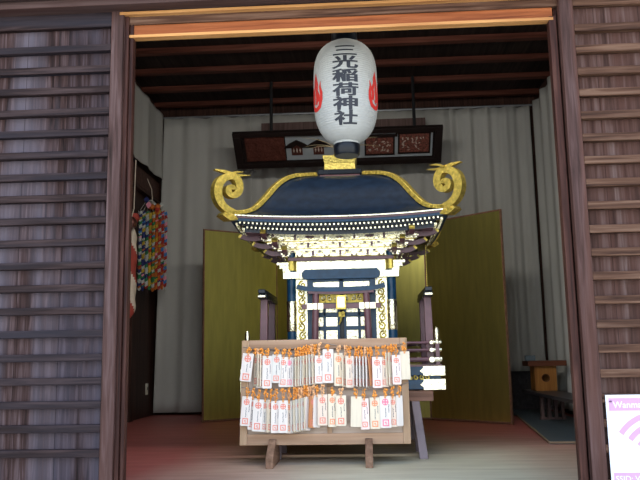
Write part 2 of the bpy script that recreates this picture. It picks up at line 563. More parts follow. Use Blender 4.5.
zr_back = P(350, 112, YB - .12).z
print('rail z', zr_back)
tag(curtain('curtain', (-2.26, YB - .10, 0), (-1.24, YB - .09, 0), .03, zr_back, 'x', 3, .016, seed=3, lean=-.07),
    'pale beige curtain reaching the floor in the far left corner beside the gold screen', 'curtain')
tag(curtain('curtain', (-1.26, YB - .09, 0), (1.05, YB - .09, 0), .35, zr_back, 'x', 7, .018, seed=5),
    'wide beige curtain behind the picture frame', 'curtain')
tag(curtain('curtain', (1.03, YB - .09, 0), (XR - .1, YB - .09, 0), P(525, 371, YB - .09).z, zr_back, 'x', 4, .018, seed=11),
    'beige curtain on the back wall at the right, ending above the dark low wall', 'curtain')
tag(curtain('curtain', (XL + .07, 5.2, 0), (XL + .07, YB - .17, 0), P(150, 168, 7.6).z, P(165, 114, YB - .2).z, 'x', 5, .010, seed=8),
    'short beige curtain on the upper left wall above the dark board', 'curtain')
tag(curtain('curtain', (XR - .07, YB - .25, 0), (XR - .07, 5.0, 0), .06, zr_back - .02, 'x', 8, .02, seed=21),
    'long beige curtain along the right wall behind the low bench', 'curtain')
tag(MB().tube([(XL + .02, YB - .1, zr_back + .012), (XR - .02, YB - .1, zr_back + .012)], .012, 8).build('curtain_rail', 'rail'),
    'thin grey curtain rail along the top of the back wall', 'curtain rail')
struct('baseboard_back', MB().box(1.2, XR, YB - .035, YB, 0, P(525, 371, YB - .05).z + .04), 'bench')

# boards on the left wall, below the short curtain
a0 = P(133, 158, 7.0); a1 = P(163, 181, 8.1)
zb0 = P(150, 170, 7.55).z
zb1 = P(150, 188, 7.55).z
struct('trim_13', MB().box(XL, XL + .05, 5.0, YB - .12, zb1, zb0), 'dark_wood', bevel=.004)
struct('trim_14', MB().box(XL, XL + .07, 5.0, YB - .12, zb1 - .045, zb1 - .02), 'jamb', bevel=.003)
struct('trim_15', MB().box(XL, XL + .03, 7.35, 7.45, 0, zb1 - .045), 'dark_wood_z')
po = P(146, 389, 7.98)
ow = empty('wall_outlet', (XL + .001, 7.98, po.z), 'small ivory wall outlet low on the dark left wall', 'outlet')
MB().box(0, .012, -.035, .035, -.06, .06).build('cover_plate', 'outlet', ow, bevel=.004)
MB().box(.012, .014, -.012, -.004, -.01, .02).box(.012, .014, .006, .014, -.01, .02).build('socket', 'iron', ow)

# beam behind the picture
bl = P(262, 128, YB - .2); br = P(425, 124, YB - .2)
struct('trim_16', MB().box(bl.x, br.x, YB - .26, YB - .18, P(343, 130, YB - .2).z, P(343, 122, YB - .2).z), 'bench_leg', bevel=.004)

# ================================================================== FOLDING SCREENS
zt = 1.56


def screen(label, pts, name='folding_screen'):
    e = empty(name, (pts[1][0], pts[1][1], 0), label, 'folding screen')
    for (ax, ay), (bx, by) in zip(pts[:-1], pts[1:]):
        a = Vector((ax - pts[1][0], ay - pts[1][1], 0)); b = Vector((bx - pts[1][0], by - pts[1][1], 0))
        t = (b - a).normalized(); n = Vector((-t.y, t.x, 0)) * .012
        a2, b2 = a + t * .012, b - t * .012

        def q(p0, p1, k, z):
            return [(p0 - n * k + Vector((0, 0, z))), (p1 - n * k + Vector((0, 0, z))), (p1 + n * k + Vector((0, 0, z))), (p0 + n * k + Vector((0, 0, z)))]
        MB().hexa(q(a2, b2, .7, .022), q(a2, b2, .7, zt - .014)).build('panel', 'screen_gold', e)
        fr = MB()
        fr.hexa(q(a, a2, 1, .0), q(a, a2, 1, zt))
        fr.hexa(q(b2, b, 1, .0), q(b2, b, 1, zt))
        fr.hexa(q(a2, b2, 1, .008), q(a2, b2, 1, .022))
        fr.hexa(q(a2, b2, 1, zt - .014), q(a2, b2, 1, zt))
        fr.build('panel_frame', 'screen_edge', e)
    return e


pl0 = P(203, 300, 7.2); pl1 = P(277, 300, 7.72)
pr0 = P(506, 300, 6.6); pr1 = P(427, 300, 7.2)
zt = P(203, 229, 7.2).z
print('screen', pl0, pl1, pr0, pr1, 'top', zt, P(500, 215, 6.6).z)
ml = (-.34, 7.42)
screen('tall gold folding screen left of the shrine, with a bright yellow inner panel', [(pl0.x, pl0.y), (pl1.x, pl1.y), ml])
screen('tall gold folding screen right of the shrine, angled towards the door', [(-.30, 7.42), (pr1.x, pr1.y), (pr0.x, pr0.y)])

# ================================================================== PICTURE FRAME ON THE BACK WALL
def quad_fn(TL, TR, BL, BR):
    nrm = (TR - TL).cross(BL - TL).normalized()
    if nrm.y > 0:
        nrm = -nrm          # towards the viewer

    def f(u, v, w):
        top = TL.lerp(TR, u); bot = BL.lerp(BR, u)
        return top.lerp(bot, v) + nrm * w
    return f


TL, TR = P(232, 133, 7.45), P(443, 125, 7.45)
TL.z = TR.z = (TL.z + TR.z) / 2
BL, BR = P(239, 168, 7.80), P(441, 161, 7.80)
BL.z = BR.z = (BL.z + BR.z) / 2
BL.x, BR.x = TL.x, TR.x
org = (TL + BR) / 2
TL, TR, BL, BR = TL - org, TR - org, BL - org, BR - org
fr = quad_fn(TL, TR, BL, BR)
pf = empty('framed_picture', org, 'long dark framed board of small votive pictures hung below the ceiling', 'picture frame')


def rect(mb, u0, u1, v0, v1, w0, w1, m=0, fn=None):
    fn = fn or fr
    return mb.prism([(u0, v0), (u1, v0), (u1, v1), (u0, v1)], fn, w0, w1, m)


mb = MB()
rect(mb, 0, 1, 0, .12, -.02, .03); rect(mb, 0, 1, .86, 1, -.02, .03)
rect(mb, 0, .04, .12, .86, -.02, .03); rect(mb, .965, 1, .12, .86, -.02, .03)
mb.build('frame', 'picture_frame', pf, bevel=.004)
rect(MB(), .04, .965, .12, .86, -.02, -.01).build('backing', 'picture_frame', pf)
rect(MB(), .055, .245, .14, .82, -.01, .004).build('brown_panel', 'picture_brown', pf)
rect(MB(), .25, .955, .14, .83, -.01, -.004).build('mount_board', 'white_board', pf)
for uc, s in ((.303, .86), (.408, .82)):
    mb = MB()
    w = .04 * s
    mb.prism([(uc - w * .78, .44), (uc + w * .78, .44), (uc + w * .78, .68), (uc - w * .78, .68)], fr, -.004, .006, 0)
    mb.strip([(uc - w * 1.25, .47), (uc - w * .5, .37), (uc, .28), (uc + w * .5, .37), (uc + w * 1.25, .47)], .022, fr, -.002, .012, 1)
    mb.prism([(uc - w * .7, .44), (uc, .33), (uc + w * .7, .44)], fr, -.004, .007, 0)
    for k in range(3):
        uu = uc - w * .45 + k * w * .45
        mb.prism([(uu - w * .12, .54), (uu, .47), (uu + w * .12, .54), (uu, .62)], fr, .006, .008, 2)
    mb.build('votive_plaque', ['picture_brown', 'picture_frame', 'picture_fig'], pf)
for u0, u1, v0, v1, s in ((.63, .775, .22, .76, 3), (.79, .945, .14, .74, 9)):
    mb = MB()
    rect(mb, u0, u1, v0, v1, -.004, .008, 0)
    rect(mb, u0 + .008, u1 - .008, v0 + .05, v1 - .05, .008, .010, 1)
    rect(mb, u0 - .012, u1 + .012, v0 - .03, v0 + .02, -.004, .016, 0)
    rnd = random.Random(s)
    for k in range(26):
        uu = rnd.uniform(u0 + .02, u1 - .02); vv = rnd.uniform(v0 + .14, v1 - .12)
        a = rnd.uniform(0, 3.1); l = rnd.uniform(.006, .016)
        mb.strip([(uu - l * math.cos(a) * .5, vv - 2.2 * l * math.sin(a)), (uu, vv + .02), (uu + l * math.cos(a) * .5, vv + 2.2 * l * math.sin(a))], .003, fr, .010, .0115, 2)
    mb.build('picture', ['picture_frame', 'picture_red', 'picture_fig'], pf)
for px in (271, 414):
    t = P(px, 112, 7.46) - org
    tt = fr((t.x - TL.x) / (TR.x - TL.x), .05, .0)
    MB().tube([Vector((t.x, tt.y, tt.z)), Vector((t.x, tt.y + .03, zj - org.z + .02))], .017, 8).build('hanging_rod', 'iron', pf)

# ================================================================== LANTERN
lc = P(345.5, 92, 3.76)
LR = P(377.3, 92, 3.76).x - lc.x
ztop = P(345, 42, 3.76).z - lc.z
zbot = P(345, 146, 3.76).z - lc.z
ln = empty('paper_lantern', lc, 'large white paper lantern with black brush characters and red flames hanging in the doorway', 'lantern')


def lrad(z):
    t = (z - (ztop + zbot) / 2) / ((ztop - zbot) / 2)
    t = max(-1, min(1, t))
    # barrel: full in the upper middle, drawn in at both ends
    r = (1 - abs(t) ** 4.2) ** .48 if t > 0 else (1 - abs(t) ** 3.4) ** .52
    return LR * max(r, .40 if t > 0 else .40)


prof = []
NR = 150
for i in range(NR + 1):
    z = zbot + (ztop - zbot) * i / NR
    prof.append((lrad(z) + .0011 * math.cos(i * math.pi * 2 / 3.0), z))
MB().lathe(prof, seg=72).build('paper_shade', 'paper', ln, smooth=True)
rt, rb = LR * .40, LR * .40
MB().lathe([(rt, ztop - .008), (rt + .002, ztop), (rt + .002, ztop + .045), (rt * .92, ztop + .05)], seg=40).build('top_ring', 'black', ln, smooth=True)
MB().lathe([(rb * .93, zbot - .055), (rb, zbot - .05), (rb + .003, zbot), (rb * .97, zbot + .008)], seg=40).build('bottom_ring', 'black', ln, smooth=True)
MB().tube([(0, 0, ztop + .05), (0, 0, ztop + .22)], .004, 6).build('hanging_cord', 'iron', ln)
th0 = -math.pi / 2 + .025      # the side facing the door


def lwrap(off):
    def f(x, z):
        r = lrad(z) + off
        a = th0 + x / LR
        return (r * math.cos(a), r * math.sin(a), z)
    return f


wf = lwrap(.0016)
mb = MB()
ys = [50.5, 63.0, 76.5, 90.5, 104.0, 117.5]
for ch, y in zip('三光稲荷神社', ys):
    zc = P(345, y, 3.60).z - lc.z
    for du in (-.0014, 0, .0014):       # brush-weight strokes
        vs, fs = text_mesh(ch, .083, lambda u, v, zc=zc, du=du: wf(u + du, zc + v * .88), offset=.0019, sx=1.66, cut=.012)
        mb.add(vs, fs)
mb.build('lettering', 'lantern_ink', ln, fix=False)
# the two flame emblems at the sides
for sgn in (-1, 1):
    mb = MB()
    cx0 = (1.12 if sgn > 0 else -1.14) * LR
    zc = P(345, 92, 3.7).z - lc.z

    def fl(u, v, w, sgn=sgn, cx0=cx0, zc=zc):
        r = lrad(zc + v) + .0012 + w
        a = th0 + (cx0 + u) / LR
        return (r * math.cos(a), r * math.sin(a), zc + v)
    base = [(0, -.10), (.035, -.085), (.05, -.05), (.05, -.01), (.04, .03)]
    # outer tongues
    tongues = [
        [(.0, -.098), (.032, -.088), (.048, -.055), (.050, -.02), (.040, .015), (.046, .045)],
        [(.0, -.098), (-.032, -.088), (-.048, -.055), (-.050, -.02), (-.042, .01), (-.05, .04)],
        [(.028, -.06), (.024, -.03), (.008, -.0), (.014, .035), (.004, .07), (.0, .10)],
        [(-.026, -.06), (-.022, -.03), (-.026, .0), (-.01, .03), (-.012, .06), (.0, .10)],
        [(.0, -.07), (.012, -.05), (.008, -.025), (-.006, -.005)],
    ]
    for t in tongues:
        n = len(t)
        h = [.0125 * (1 - .8 * abs(i / (n - 1) - .25) ** 1.2) if i < n - 1 else .0008 for i in range(n)]
        sub, hh = [], []
        for i in range(n - 1):
            for k in range(4):
                s_ = k / 4
                sub.append((t[i][0] * (1 - s_) + t[i + 1][0] * s_, t[i][1] * (1 - s_) + t[i + 1][1] * s_))
                hh.append(h[i] * (1 - s_) + h[i + 1] * s_)
        sub.append(t[-1]); hh.append(h[-1])
        mb.strip(sub, hh, fl, 0, .0006)
    mb.build('flame_emblem', 'lantern_red', ln)

# ================================================================== PORTABLE SHRINE
CY = 5.2
MX = P(343, 300, CY).x
mk = empty('portable_shrine', (MX, CY, 0), 'gold and black lacquered portable shrine with a curved blue-black roof and gold corner scrolls', 'portable shrine')


def LP(px, py, yl):
    p = P(px, py, CY + yl)
    return p.x - MX, p.z


def LZ(py, yl, px=343):
    return LP(px, py, yl)[1]


def LX(dpx, yl):
    """half width on the shrine that reads dpx pixels at local depth yl"""
    return dpx / F * (CY + yl)


def hip(px, py):
    t = abs(px - 343) / F
    r = t * CY / (1 + t)
    return r, LZ(py, -r, 343)


# roof profile along the hips, measured from the photo
hp = [hip(*q) for q in ((318, 175.5), (308, 175.6), (297, 176.2), (287.5, 179), (277.5, 186), (267.2, 197.5), (257, 207), (248, 210.6), (237.8, 211.6), (231, 211.5))]
hp = [(0.0, hp[0][1] + .012), (.08, hp[0][1] + .008)] + hp
RO = hp[-1][0]
print('roof', hp)


def prof_z(r):
    for (r0, z0), (r1, z1) in zip(hp[:-1], hp[1:]):
        if r <= r1:
            t = (r - r0) / (r1 - r0)
            return z0 + (z1 - z0) * t
    return hp[-1][1]


UP = .030


def up(r, s):
    return -UP * (r / RO) ** 3 * (1 - abs(s) ** 2.2)


def side(k, x, y):
    for _ in range(k):
        x, y = -y, x
    return x, y


def roof_pt(k, r, s, dz=0):
    x, y = side(k, s * r, -r)
    return (x, y, prof_z(r) + up(r, s) + dz)


mb = MB()
for k in range(4):
    mb.grid(lambda u, v, k=k: roof_pt(k, .02 + (RO - .02) * v, 2 * u - 1), 32, 40)
o = mb.build('roof', 'roof', mk, smooth=True, fix=True)
sm = o.modifiers.new('solid', 'SOLIDIFY'); sm.thickness = .012; sm.offset = -1


def ring(mb, ro, ri, z0, z1, m=0, curve=1.0, n=28):
    """a square frame under the eaves that follows their lift at the corners"""
    for k in range(4):
        for i in range(n):
            s0, s1 = -1 + 2 * i / n, -1 + 2 * (i + 1) / n
            pts = []
            for zz in (z0, z1):
                for (rr, ss) in ((ro, s0), (ro, s1), (ri, s1), (ri, s0)):
                    x, y = side(k, ss * rr, -rr)
                    pts.append((x, y, zz + curve * up(RO, ss)))
            mb.add(pts, [(3, 2, 1, 0), (4, 5, 6, 7), (0, 1, 5, 4), (2, 3, 7, 6)], m)
    return mb


ze = hp[-1][1]
EY = -RO
pxh = RO / (CY - RO) * F


def dz(py):      # height of photo row py (read at the middle of the eave) taken to the corner line
    return LZ(py, EY) + UP


z216, z218, z221, z2235 = dz(215.6), dz(216.7), dz(218.8), dz(221.4)
z227, z231, z233 = dz(225.3), dz(229.2), dz(231.8)
ring(MB(), RO + .004, RO - .25, z216, ze - .004).build('eave_board', 'roof', mk)
ring(MB(), RO + .012, RO - .05, z218, z216).build('eave_gold_line', 'gold', mk)
ring(MB(), RO + .002, RO - .25, z221, z218).build('eave_red_line', 'wine', mk)
ring(MB(), RO - .006, RO - .25, z2235, z221).build('eave_blue_board', 'blue_lacquer', mk)
ring(MB(), RO - .050, RO - .30, z227, z2235).build('upper_rafter_board', 'lacquer', mk)
ring(MB(), RO - .086, RO - .34, z233, z227).build('lower_rafter_board', 'lacquer', mk)
# rafter ends in two rows: 39 + 33 on the front, each one its own part; other sides as one
rcap = MB().box(-.0055, .0055, -.02, .03, -.0065, .0065, 0).box(-.0048, .0048, -.0225, -.02, -.0055, .0055, 1)
rmesh = None
pitch = .0268


def rafter(x, y, z, rot=0):
    global rmesh
    if rmesh is None:
        o = rcap.build('rafter', ['lacquer', 'gold'], mk)
        rmesh = o.data
    else:
        o = bpy.data.objects.new('rafter', rmesh)
        COL.objects.link(o)
        o.parent = mk
    o.location = (x, y, z)
    return o


rest = MB()
for rr, zc, n in ((RO - .038, (z2235 + z227) / 2, 24), (RO - .074, (z227 + z231) / 2 - .001, 22)):
    for i in range(-n, n + 1):
        x = (i + (0 if n == 24 else .5)) * pitch
        if abs(x) > rr - .02: continue
        rafter(x, -rr, zc + up(RO, x / rr))
        for k in (1, 2, 3):
            cx, cyy = side(k, x, -rr)
            rest.box(cx - .008, cx + .008, cyy - .008, cyy + .008, zc + up(RO, x / rr) - .0065, zc + up(RO, x / rr) + .0065)
tag(rest.build('rafter_ends', 'gold', mk), kind='stuff')

# gold hip ridges and the corner scrolls
scroll_px = [(236, 211.5), (230, 208.5), (224, 204.5), (219.5, 199), (217, 192), (216.8, 185), (219, 178.5), (224, 174.2), (230, 173), (235.5, 175.5),
             (238.2, 181), (238, 187.5), (234.5, 192), (230, 192), (227.2, 188.5), (228.4, 184.4), (231.6, 184.2), (232.6, 186.8)]
sp = []
for px, py in scroll_px:
    t = (341.5 - px) / F
    r = t * CY / (1 + t)
    sp.append((r, LZ(py, -r)))


def smooth2(pts, n=4):
    out = []
    for i in range(len(pts) - 1):
        p0, p1, p2, p3 = pts[max(i - 1, 0)], pts[i], pts[i + 1], pts[min(i + 2, len(pts) - 1)]
        for k in range(n):
            t = k / n
            out.append(tuple(.5 * ((2 * b) + (-a + c) * t + (2 * a - 5 * b + 4 * c - d) * t * t + (-a + 3 * b - 3 * c + d) * t ** 3)
                             for a, b, c, d in zip(p0, p1, p2, p3)))
    out.append(pts[-1])
    return out


sps = smooth2(sp, 4)
for k in range(4):
    def dg(u, v, w, k=k):
        # u = distance r along the corner diagonal, w = sideways thickness
        x, y = side(k, -u + w * .7071, -u - w * .7071)
        return (x, y, v)
    n = len(hp)
    # ridge band on the hip
    pts = smooth2([(r, z + .012) for r, z in hp[2:]], 3)
    mb = MB().strip(pts, .013, dg, -.022, .022)
    mb.build('hip_ridge', 'gold_matte', mk, bevel=.003)
    nn = len(sps)
    half = [(.021 if i < nn * .55 else .021 - .008 * (i / nn - .55) / .45) for i in range(nn)]
    half[-1] = .008
    sc = MB().strip(sps, half, dg, -.022, .022).build('corner_scroll', 'gold_matte', mk)
    # chased metal foot and a swallow ornament on top
    tx = sp[7][0]; tz = max(z for r, z in sp) + .018
    mb = MB()
    mb.strip([(tx - .14, tz + .012), (tx - .08, tz - .002), (tx, tz + .006), (tx + .05, tz + .008)], [.001, .007, .010, .003], dg, -.012, .012)
    mb.strip([(tx - .03, tz), (tx - .07, tz + .022), (tx - .11, tz + .03)], [.006, .005, .001], dg, -.03, -.004)
    mb.build('swallow_ornament', 'gold_matte', sc)
    fz = sp[0][1]
    mb = MB().strip([(RO - .03, fz - .02), (RO + .01, fz - .03), (RO + .045, fz - .01)], [.02, .018, .012], dg, -.035, .035)
    for q in range(5):
        a = q * 1.25
        mb.tube([dg(RO - .02 + .012 * q, fz - .03 + .006 * math.sin(a * 2) + .005 * q, .03 * sg) for sg in (-1.3, 1.3)], .008, 6)
    mb.build('corner_fitting', 'gold_matte', mk)

# ornaments on the roof top
zt0 = prof_z(0)
za, zb_, zc_, zd = LZ(177.5, -.1), LZ(174.8, -.12), LZ(170.6, -.1), LZ(155.5, -.1)
xw = LX(22, -.1)
fb = MB().box(-xw * .93, xw * .93, -xw * .93, xw * .93, zt0 - .02, zb_).build('roof_cap_red_board', 'wine', mk, bevel=.002)
MB().box(-xw, xw, -xw, xw, zb_, zc_).build('roof_cap_black_board', 'lacquer', mk, bevel=.004)
x1, x2 = LX(16.2, -.1), LX(17.6, -.1)


def sq(w, z):
    return [(-w, -w, z), (w, -w, z), (w, w, z), (-w, w, z)]


bx = MB().hexa(sq(x1, zc_), sq(x1 * .97, (zc_ + zd) / 2)).hexa(sq(x1 * .97, (zc_ + zd) / 2), sq(x2, zd)).build('dew_basin', 'gold_dull', mk, bevel=.002)
MB().lathe([(.02, zd), (.055, zd + .006), (.05, zd + .03), (.022, zd + .055), (.012, zd + .075)], seg=24).build('lotus_seat', 'gold_matte', mk, smooth=True)
mb = MB()
for (px, py, bend) in ((302, 138, 0), (305, 146, 1), (309, 150, -1), (377, 137, 0), (380, 146, 1)):
    x, z = LP(px, py, 0)
    b0 = Vector((0, 0, zd + .075)); e_ = Vector((x, .02 * bend, z))
    mid = (b0 + e_) / 2 + Vector((0, 0, .045))
    pts = [b0 * (1 - t) ** 2 + mid * 2 * t * (1 - t) + e_ * t * t for t in [i / 8 for i in range(9)]]
    mb.tube(pts, [.003 - .0022 * i / 8 for i in range(9)], 5)
mb.build('tail_feather', 'straw', mk)

# --- body
FC = -.33          # front column line
cxh = LX(50, FC)
zbeamT, zbeamB = LZ(257, FC), LZ(260.5, FC)
zbase = LZ(368, -.55)
z_col0 = zbase
zbt = LZ(232.5, -.55)
core = MB().box(-cxh + .02, cxh - .02, FC + .03, -FC - .03, zbase, z231 - .02)
core.build('body_core', 'lacquer', mk)
for sx in (-1, 1):
    for sy in (-1, 1):
        c = MB().lathe([(.031, z_col0), (.031, LZ(240, FC))], (sx * cxh, sy * -FC * -1 if False else sy * FC * -1, 0), seg=20)
        c = c.build('column', 'blue_lacquer', mk, smooth=True)
        yy = -sy * FC
        mf = MB()
        z1_, z0_ = LZ(301, FC), LZ(330, FC)
        mf.lathe([(.0325, z0_ - .004), (.034, z0_), (.034, z1_), (.0325, z1_ + .004)], (sx * cxh, yy, 0), seg=20)
        mf.build('column_sleeve', 'gold', c, smooth=True)
        mf = MB().lathe([(.0325, LZ(270, FC)), (.035, LZ(268, FC)), (.035, LZ(259, FC)), (.0325, LZ(257, FC))], (sx * cxh, yy, 0), seg=20)
        mf.build('column_top_band', 'gold_matte', c, smooth=True)
# red beam and white-gold frieze board
e = .012
MB().box(-cxh - .02, cxh + .02, FC - .04, -FC + .04, zbeamB, zbeamT).build('red_beam', 'wine', mk, bevel=.003)
MB().box(-cxh + .034, cxh - .034, FC - .012, FC + .03, LZ(278, FC), zbeamB).build('gold_frieze', 'gold', mk, bevel=.002)
# gold nosings that project from the corner columns
for sx in (-1, 1):
    zt_, zb2 = LZ(271.5, FC), LZ(278.5, FC)
    MB().box(min(sx * (cxh - .055), sx * (cxh + .052)), max(sx * (cxh - .055), sx * (cxh + .052)), FC - .05, FC + .02, zb2, zt_).build('gold_nosing', 'gold', mk, bevel=.003)
    nb = MB()
    for q, (dx, y0, y1) in enumerate(((.056, 268, 272), (.078, 264.5, 268), (.09, 261.5, 264.5))):
        nb.box(min(sx * cxh, sx * (cxh + dx)) if True else 0, max(sx * cxh, sx * (cxh + dx)), FC - .03, FC + .03, LZ(y1, FC), LZ(y0, FC))
    for q in range(3):
        nb.tube([(sx * (cxh + .045 + .02 * q), FC - .04, LZ(269 - 3 * q, FC)), (sx * (cxh + .045 + .02 * q), FC + .04, LZ(269 - 3 * q, FC))], .011, 10)
    nb.build('carved_nosing', 'gold', mk, bevel=.002)

# --- bracket tiers under the eaves
tiers = [(232.8, 239.6, -.475, 78, 11), (241.0, 247.2, -.42, 67, 9), (248.6, 255.6, -.37, 58, 9)]
ybot = -.345
for ti, (y0, y1, yl, dpx, n) in enumerate(tiers):
    h = LX(dpx, yl)
    zt1, zt2 = LZ(y0, yl), LZ(y1, yl)
    hh = zt1 - zt2
    bk = MB().box(-h + .02, h - .02, yl + .03, -yl - .03, zt2 - .012, zt1 + .01).build('tier_board', 'gold', mk)
    MB().box(-h + .01, h - .01, yl + .02, -yl - .02, zt2 - .0018, zt2 + .0018).build('tier_moulding', 'gold_matte', mk)
    bm_ = MB()
    for k in range(4):
        for sgn in (0,):
            x0, y0_ = side(k, -h, yl)
            x1_, y1_ = side(k, h, yl + .022)
            bm_.box(min(x0, x1_), max(x0, x1_), min(y0_, y1_), max(y0_, y1_), zt1 - hh * .42, zt1 - hh * .04)
    bm_.build('tier_beam', 'gold', mk, bevel=.002)
    # blocks and arms standing in front of the board, every second one a fan of petals
    for k in range(4):
        for i in range(n):
            x = -h + .02 + (2 * h - .04) * i / (n - 1)
            b = MB()

            def bx3(a0, a1, b0, b1, c0, c1, m=0):
                p0 = side(k, a0, b0); p1 = side(k, a1, b1)
                b.box(min(p0[0], p1[0]), max(p0[0], p1[0]), min(p0[1], p1[1]), max(p0[1], p1[1]), c0, c1, m)
            bw = .020 if (i + ti) % 2 else .028
            bx3(x - bw, x + bw, yl - .022, yl + .03, zt2 + hh * .26, zt2 + hh * .52, 0)
            bx3(x - bw * .62, x + bw * .62, yl - .014, yl + .03, zt2, zt2 + hh * .26, 0)
            if ti == 0 and i in (3, 5, 7):
                for q in range(5):
                    a = math.pi * (.12 + .76 * q / 4)
                    p = side(k, x + .032 * math.cos(a), yl - .028)
                    p2 = side(k, x + .004 * math.cos(a), yl - .026)
                    b.tube([(p2[0], p2[1], zt2 + .012), (p[0], p[1], zt2 + .010 + .030 * math.sin(a))], .0052, 6, 1)
            elif i % 2 == 0:
                bx3(x - .007, x + .007, yl - .03, yl + .02, zt2 + hh * .05, zt1 - hh * .25, 1)
                for q in (-.052, .036):
                    bx3(x + q, x + q + .016, yl - .026, yl + .02, zt2 + hh * .62, zt2 + hh * .78, 1)
            else:
                bx3(x - .02, x - .008, yl - .026, yl + .02, zt2 + hh * .02, zt2 + hh * .12, 1)
                bx3(x + .008, x + .02, yl - .026, yl + .02, zt2 + hh * .02, zt2 + hh * .12, 1)
            o = b.build('bracket', ['gold', 'wine'], mk)
            if k:            # the unseen sides share the same name and kind of part
                pass
# dark tail rafters stepping out at the corners
for ti, (y0, y1, yl, dpx, n) in enumerate(tiers):
    h = LX(dpx, yl)
    zt1 = LZ(y0, yl); zt2 = LZ(y1, yl)
    for k in range(4):
        for dirn in (0, 1):
            b = MB()
            for off in (0,):
                ln_ = .15 - .015 * ti
                # a downward curving tail, square in section, parallel to the side
                def tl(u, v, w, k=k, dirn=dirn, h=h, yl=yl):
                    if dirn == 0:
                        x, y = side(k, -(h + u), yl + .02 + w)
                    else:
                        x, y = side(k, -(h - .02) + w, yl - u)
                    return (x, y, v)
                pts = smooth2([(-.05, zt1 - .012), (ln_ * .35, zt1 - .022), (ln_ * .7, zt1 - .018), (ln_, zt1 - .002)], 3)
                b.strip(pts, .0155, tl, -.016, .016, 0)
                b.strip([(ln_ - .004, zt1 - .008), (ln_ + .006, zt1 + .002)], .013, tl, -.0175, .0175, 1)
            b.build('tail_bracket', ['wine', 'gold_matte'], mk)

# under-eave board that closes the roof between rafters and brackets
ring(MB(), RO - .09, .3, z233 - .004, z233 + .01, curve=.6).build('soffit', 'wine', mk)

# --- front wall: carved gold side panels, door frame, doors
yw = FC + .018
z_hi, z_lo = LZ(279, yw), zbase


def X(px, yl=None):
    return LX(px - 345, yl if yl is not None else yw) + (345 - 343) / F * CY * .0


def swirl(mb, cx, cz, r, y, sg=1, m=0, tr=.006, turns=1.3):
    pts = []
    for i in range(17):
        t = i / 16
        a = sg * turns * 6.283 * t
        rr = r * (1 - .82 * t)
        pts.append((cx + rr * math.cos(a + 1.5), y - .004 * math.sin(t * 3), cz + rr * math.sin(a + 1.5)))
    mb.tube(pts, [tr * (1 - .35 * i / 16) for i in range(17)], 6, m)


for sg in (-1, 1):
    xa, xb = sorted((sg * LX(34, yw), sg * LX(45.5, yw)))
    fo = FC - .002
    pn = MB().box(xa, xb, fo, fo + .02, z_lo, z_hi).build('carved_side_panel', 'gold', mk)
    zz = z_hi - .035
    i = 0
    car = MB()
    xm = (xa + xb) / 2
    while zz > z_lo + .03:
        swirl(car, xm + .006 * (-1) ** i, zz, .026, fo - .006, (-1) ** i)
        swirl(car, xm - .016 * (-1) ** i, zz - .03, .014, fo - .006, -(-1) ** i, 0, .005, 1)
        zz -= .056
        i += 1
    car.build('scroll_carving', 'gold_matte', pn, smooth=True)
    MB().box(xb if sg > 0 else xa - .008, xb + .008 if sg > 0 else xa, fo - .01, fo + .02, z_lo, z_hi).build('panel_edge', 'gold', mk)
fo = FC - .004
fx = LX(34, yw)
fw = LX(6, yw)
mb = MB()
mb.box(-fx, -fx + fw, fo - .02, fo + .02, z_lo, z_hi).box(fx - fw, fx, fo - .02, fo + .02, z_lo, z_hi)
for a, b in ((278, 282), (287.5, 294), (312.5, 316.5)):
    mb.box(-fx + fw, fx - fw, fo - .018, fo + .02, LZ(b, yw), LZ(a, yw))
mb.box(-.014, .014, fo - .018, fo + .02, LZ(288, yw), LZ(278, yw))
mb.build('door_frame', 'blue_lacquer', mk, bevel=.002)
for sg in (-1, 1):
    xa, xb = sorted((sg * .014, sg * (fx - fw)))
    MB().box(xa, xb, fo - .004, fo + .02, LZ(287.5, yw), LZ(282, yw)).build('transom_panel', 'gold', mk)
    MB().box(xa, xb, fo - .004, fo + .02, LZ(303, yw), LZ(294, yw)).build('carved_transom', 'gold_matte', mk)
    c = MB()
    for q in range(4):
        swirl(c, xa + (xb - xa) * (q + .5) / 4, LZ(298.5, yw), .017, fo - .010, (-1) ** q, 0, .005, 1.2)
    c.build('transom_scroll', 'gold', mk, smooth=True)
    dr = MB()
    dr.box(xa, xb, fo, fo + .02, z_lo, LZ(303, yw), 0)
    w = xb - xa
    st = .014
    for (a0, a1) in ((0, st), (w * .58 - st * .5, w * .58 + st * .5), (w - st, w)):
        if sg > 0:
            dr.box(xa + a0, xa + a1, fo - .018, fo, z_lo, LZ(303, yw), 0)
        else:
            dr.box(xb - a1, xb - a0, fo - .018, fo, z_lo, LZ(303, yw), 0)
    for a, b in ((303, 307.5), (313, 317), (326.5, 330), (342, 345.5), (358, 361)):
        dr.box(xa, xb, fo - .016, fo, LZ(b, yw), LZ(a, yw), 0)
    d = dr.build('shrine_door', 'blue_lacquer', mk, bevel=.001)
    for a, b in ((307.5, 313), (317, 326.5), (330, 342), (345.5, 358)):
        for (a0, a1) in ((st, w * .58 - st * .5), (w * .58 + st * .5, w - st)):
            q0, q1 = (xa + a0, xa + a1) if sg > 0 else (xb - a1, xb - a0)
            MB().box(q0 + .002, q1 - .002, fo - .006, fo, LZ(b, yw) + .002, LZ(a, yw) - .002).build('gold_inlay', 'gold', d)
# lock on the doors
mb = MB().box(-.02, .02, fo - .035, fo - .016, LZ(317, yw), LZ(312.5, yw))
mb.tube([(0, fo - .03, LZ(316, yw)), (-.008, fo - .036, LZ(321, yw)), (-.02, fo - .034, LZ(325, yw))], [.008, .007, .003], 8)
swirl(mb, .012, LZ(314, yw), .014, fo - .038, 1, 0, .004, 1)
mb.build('door_lock', 'gold_matte', mk)
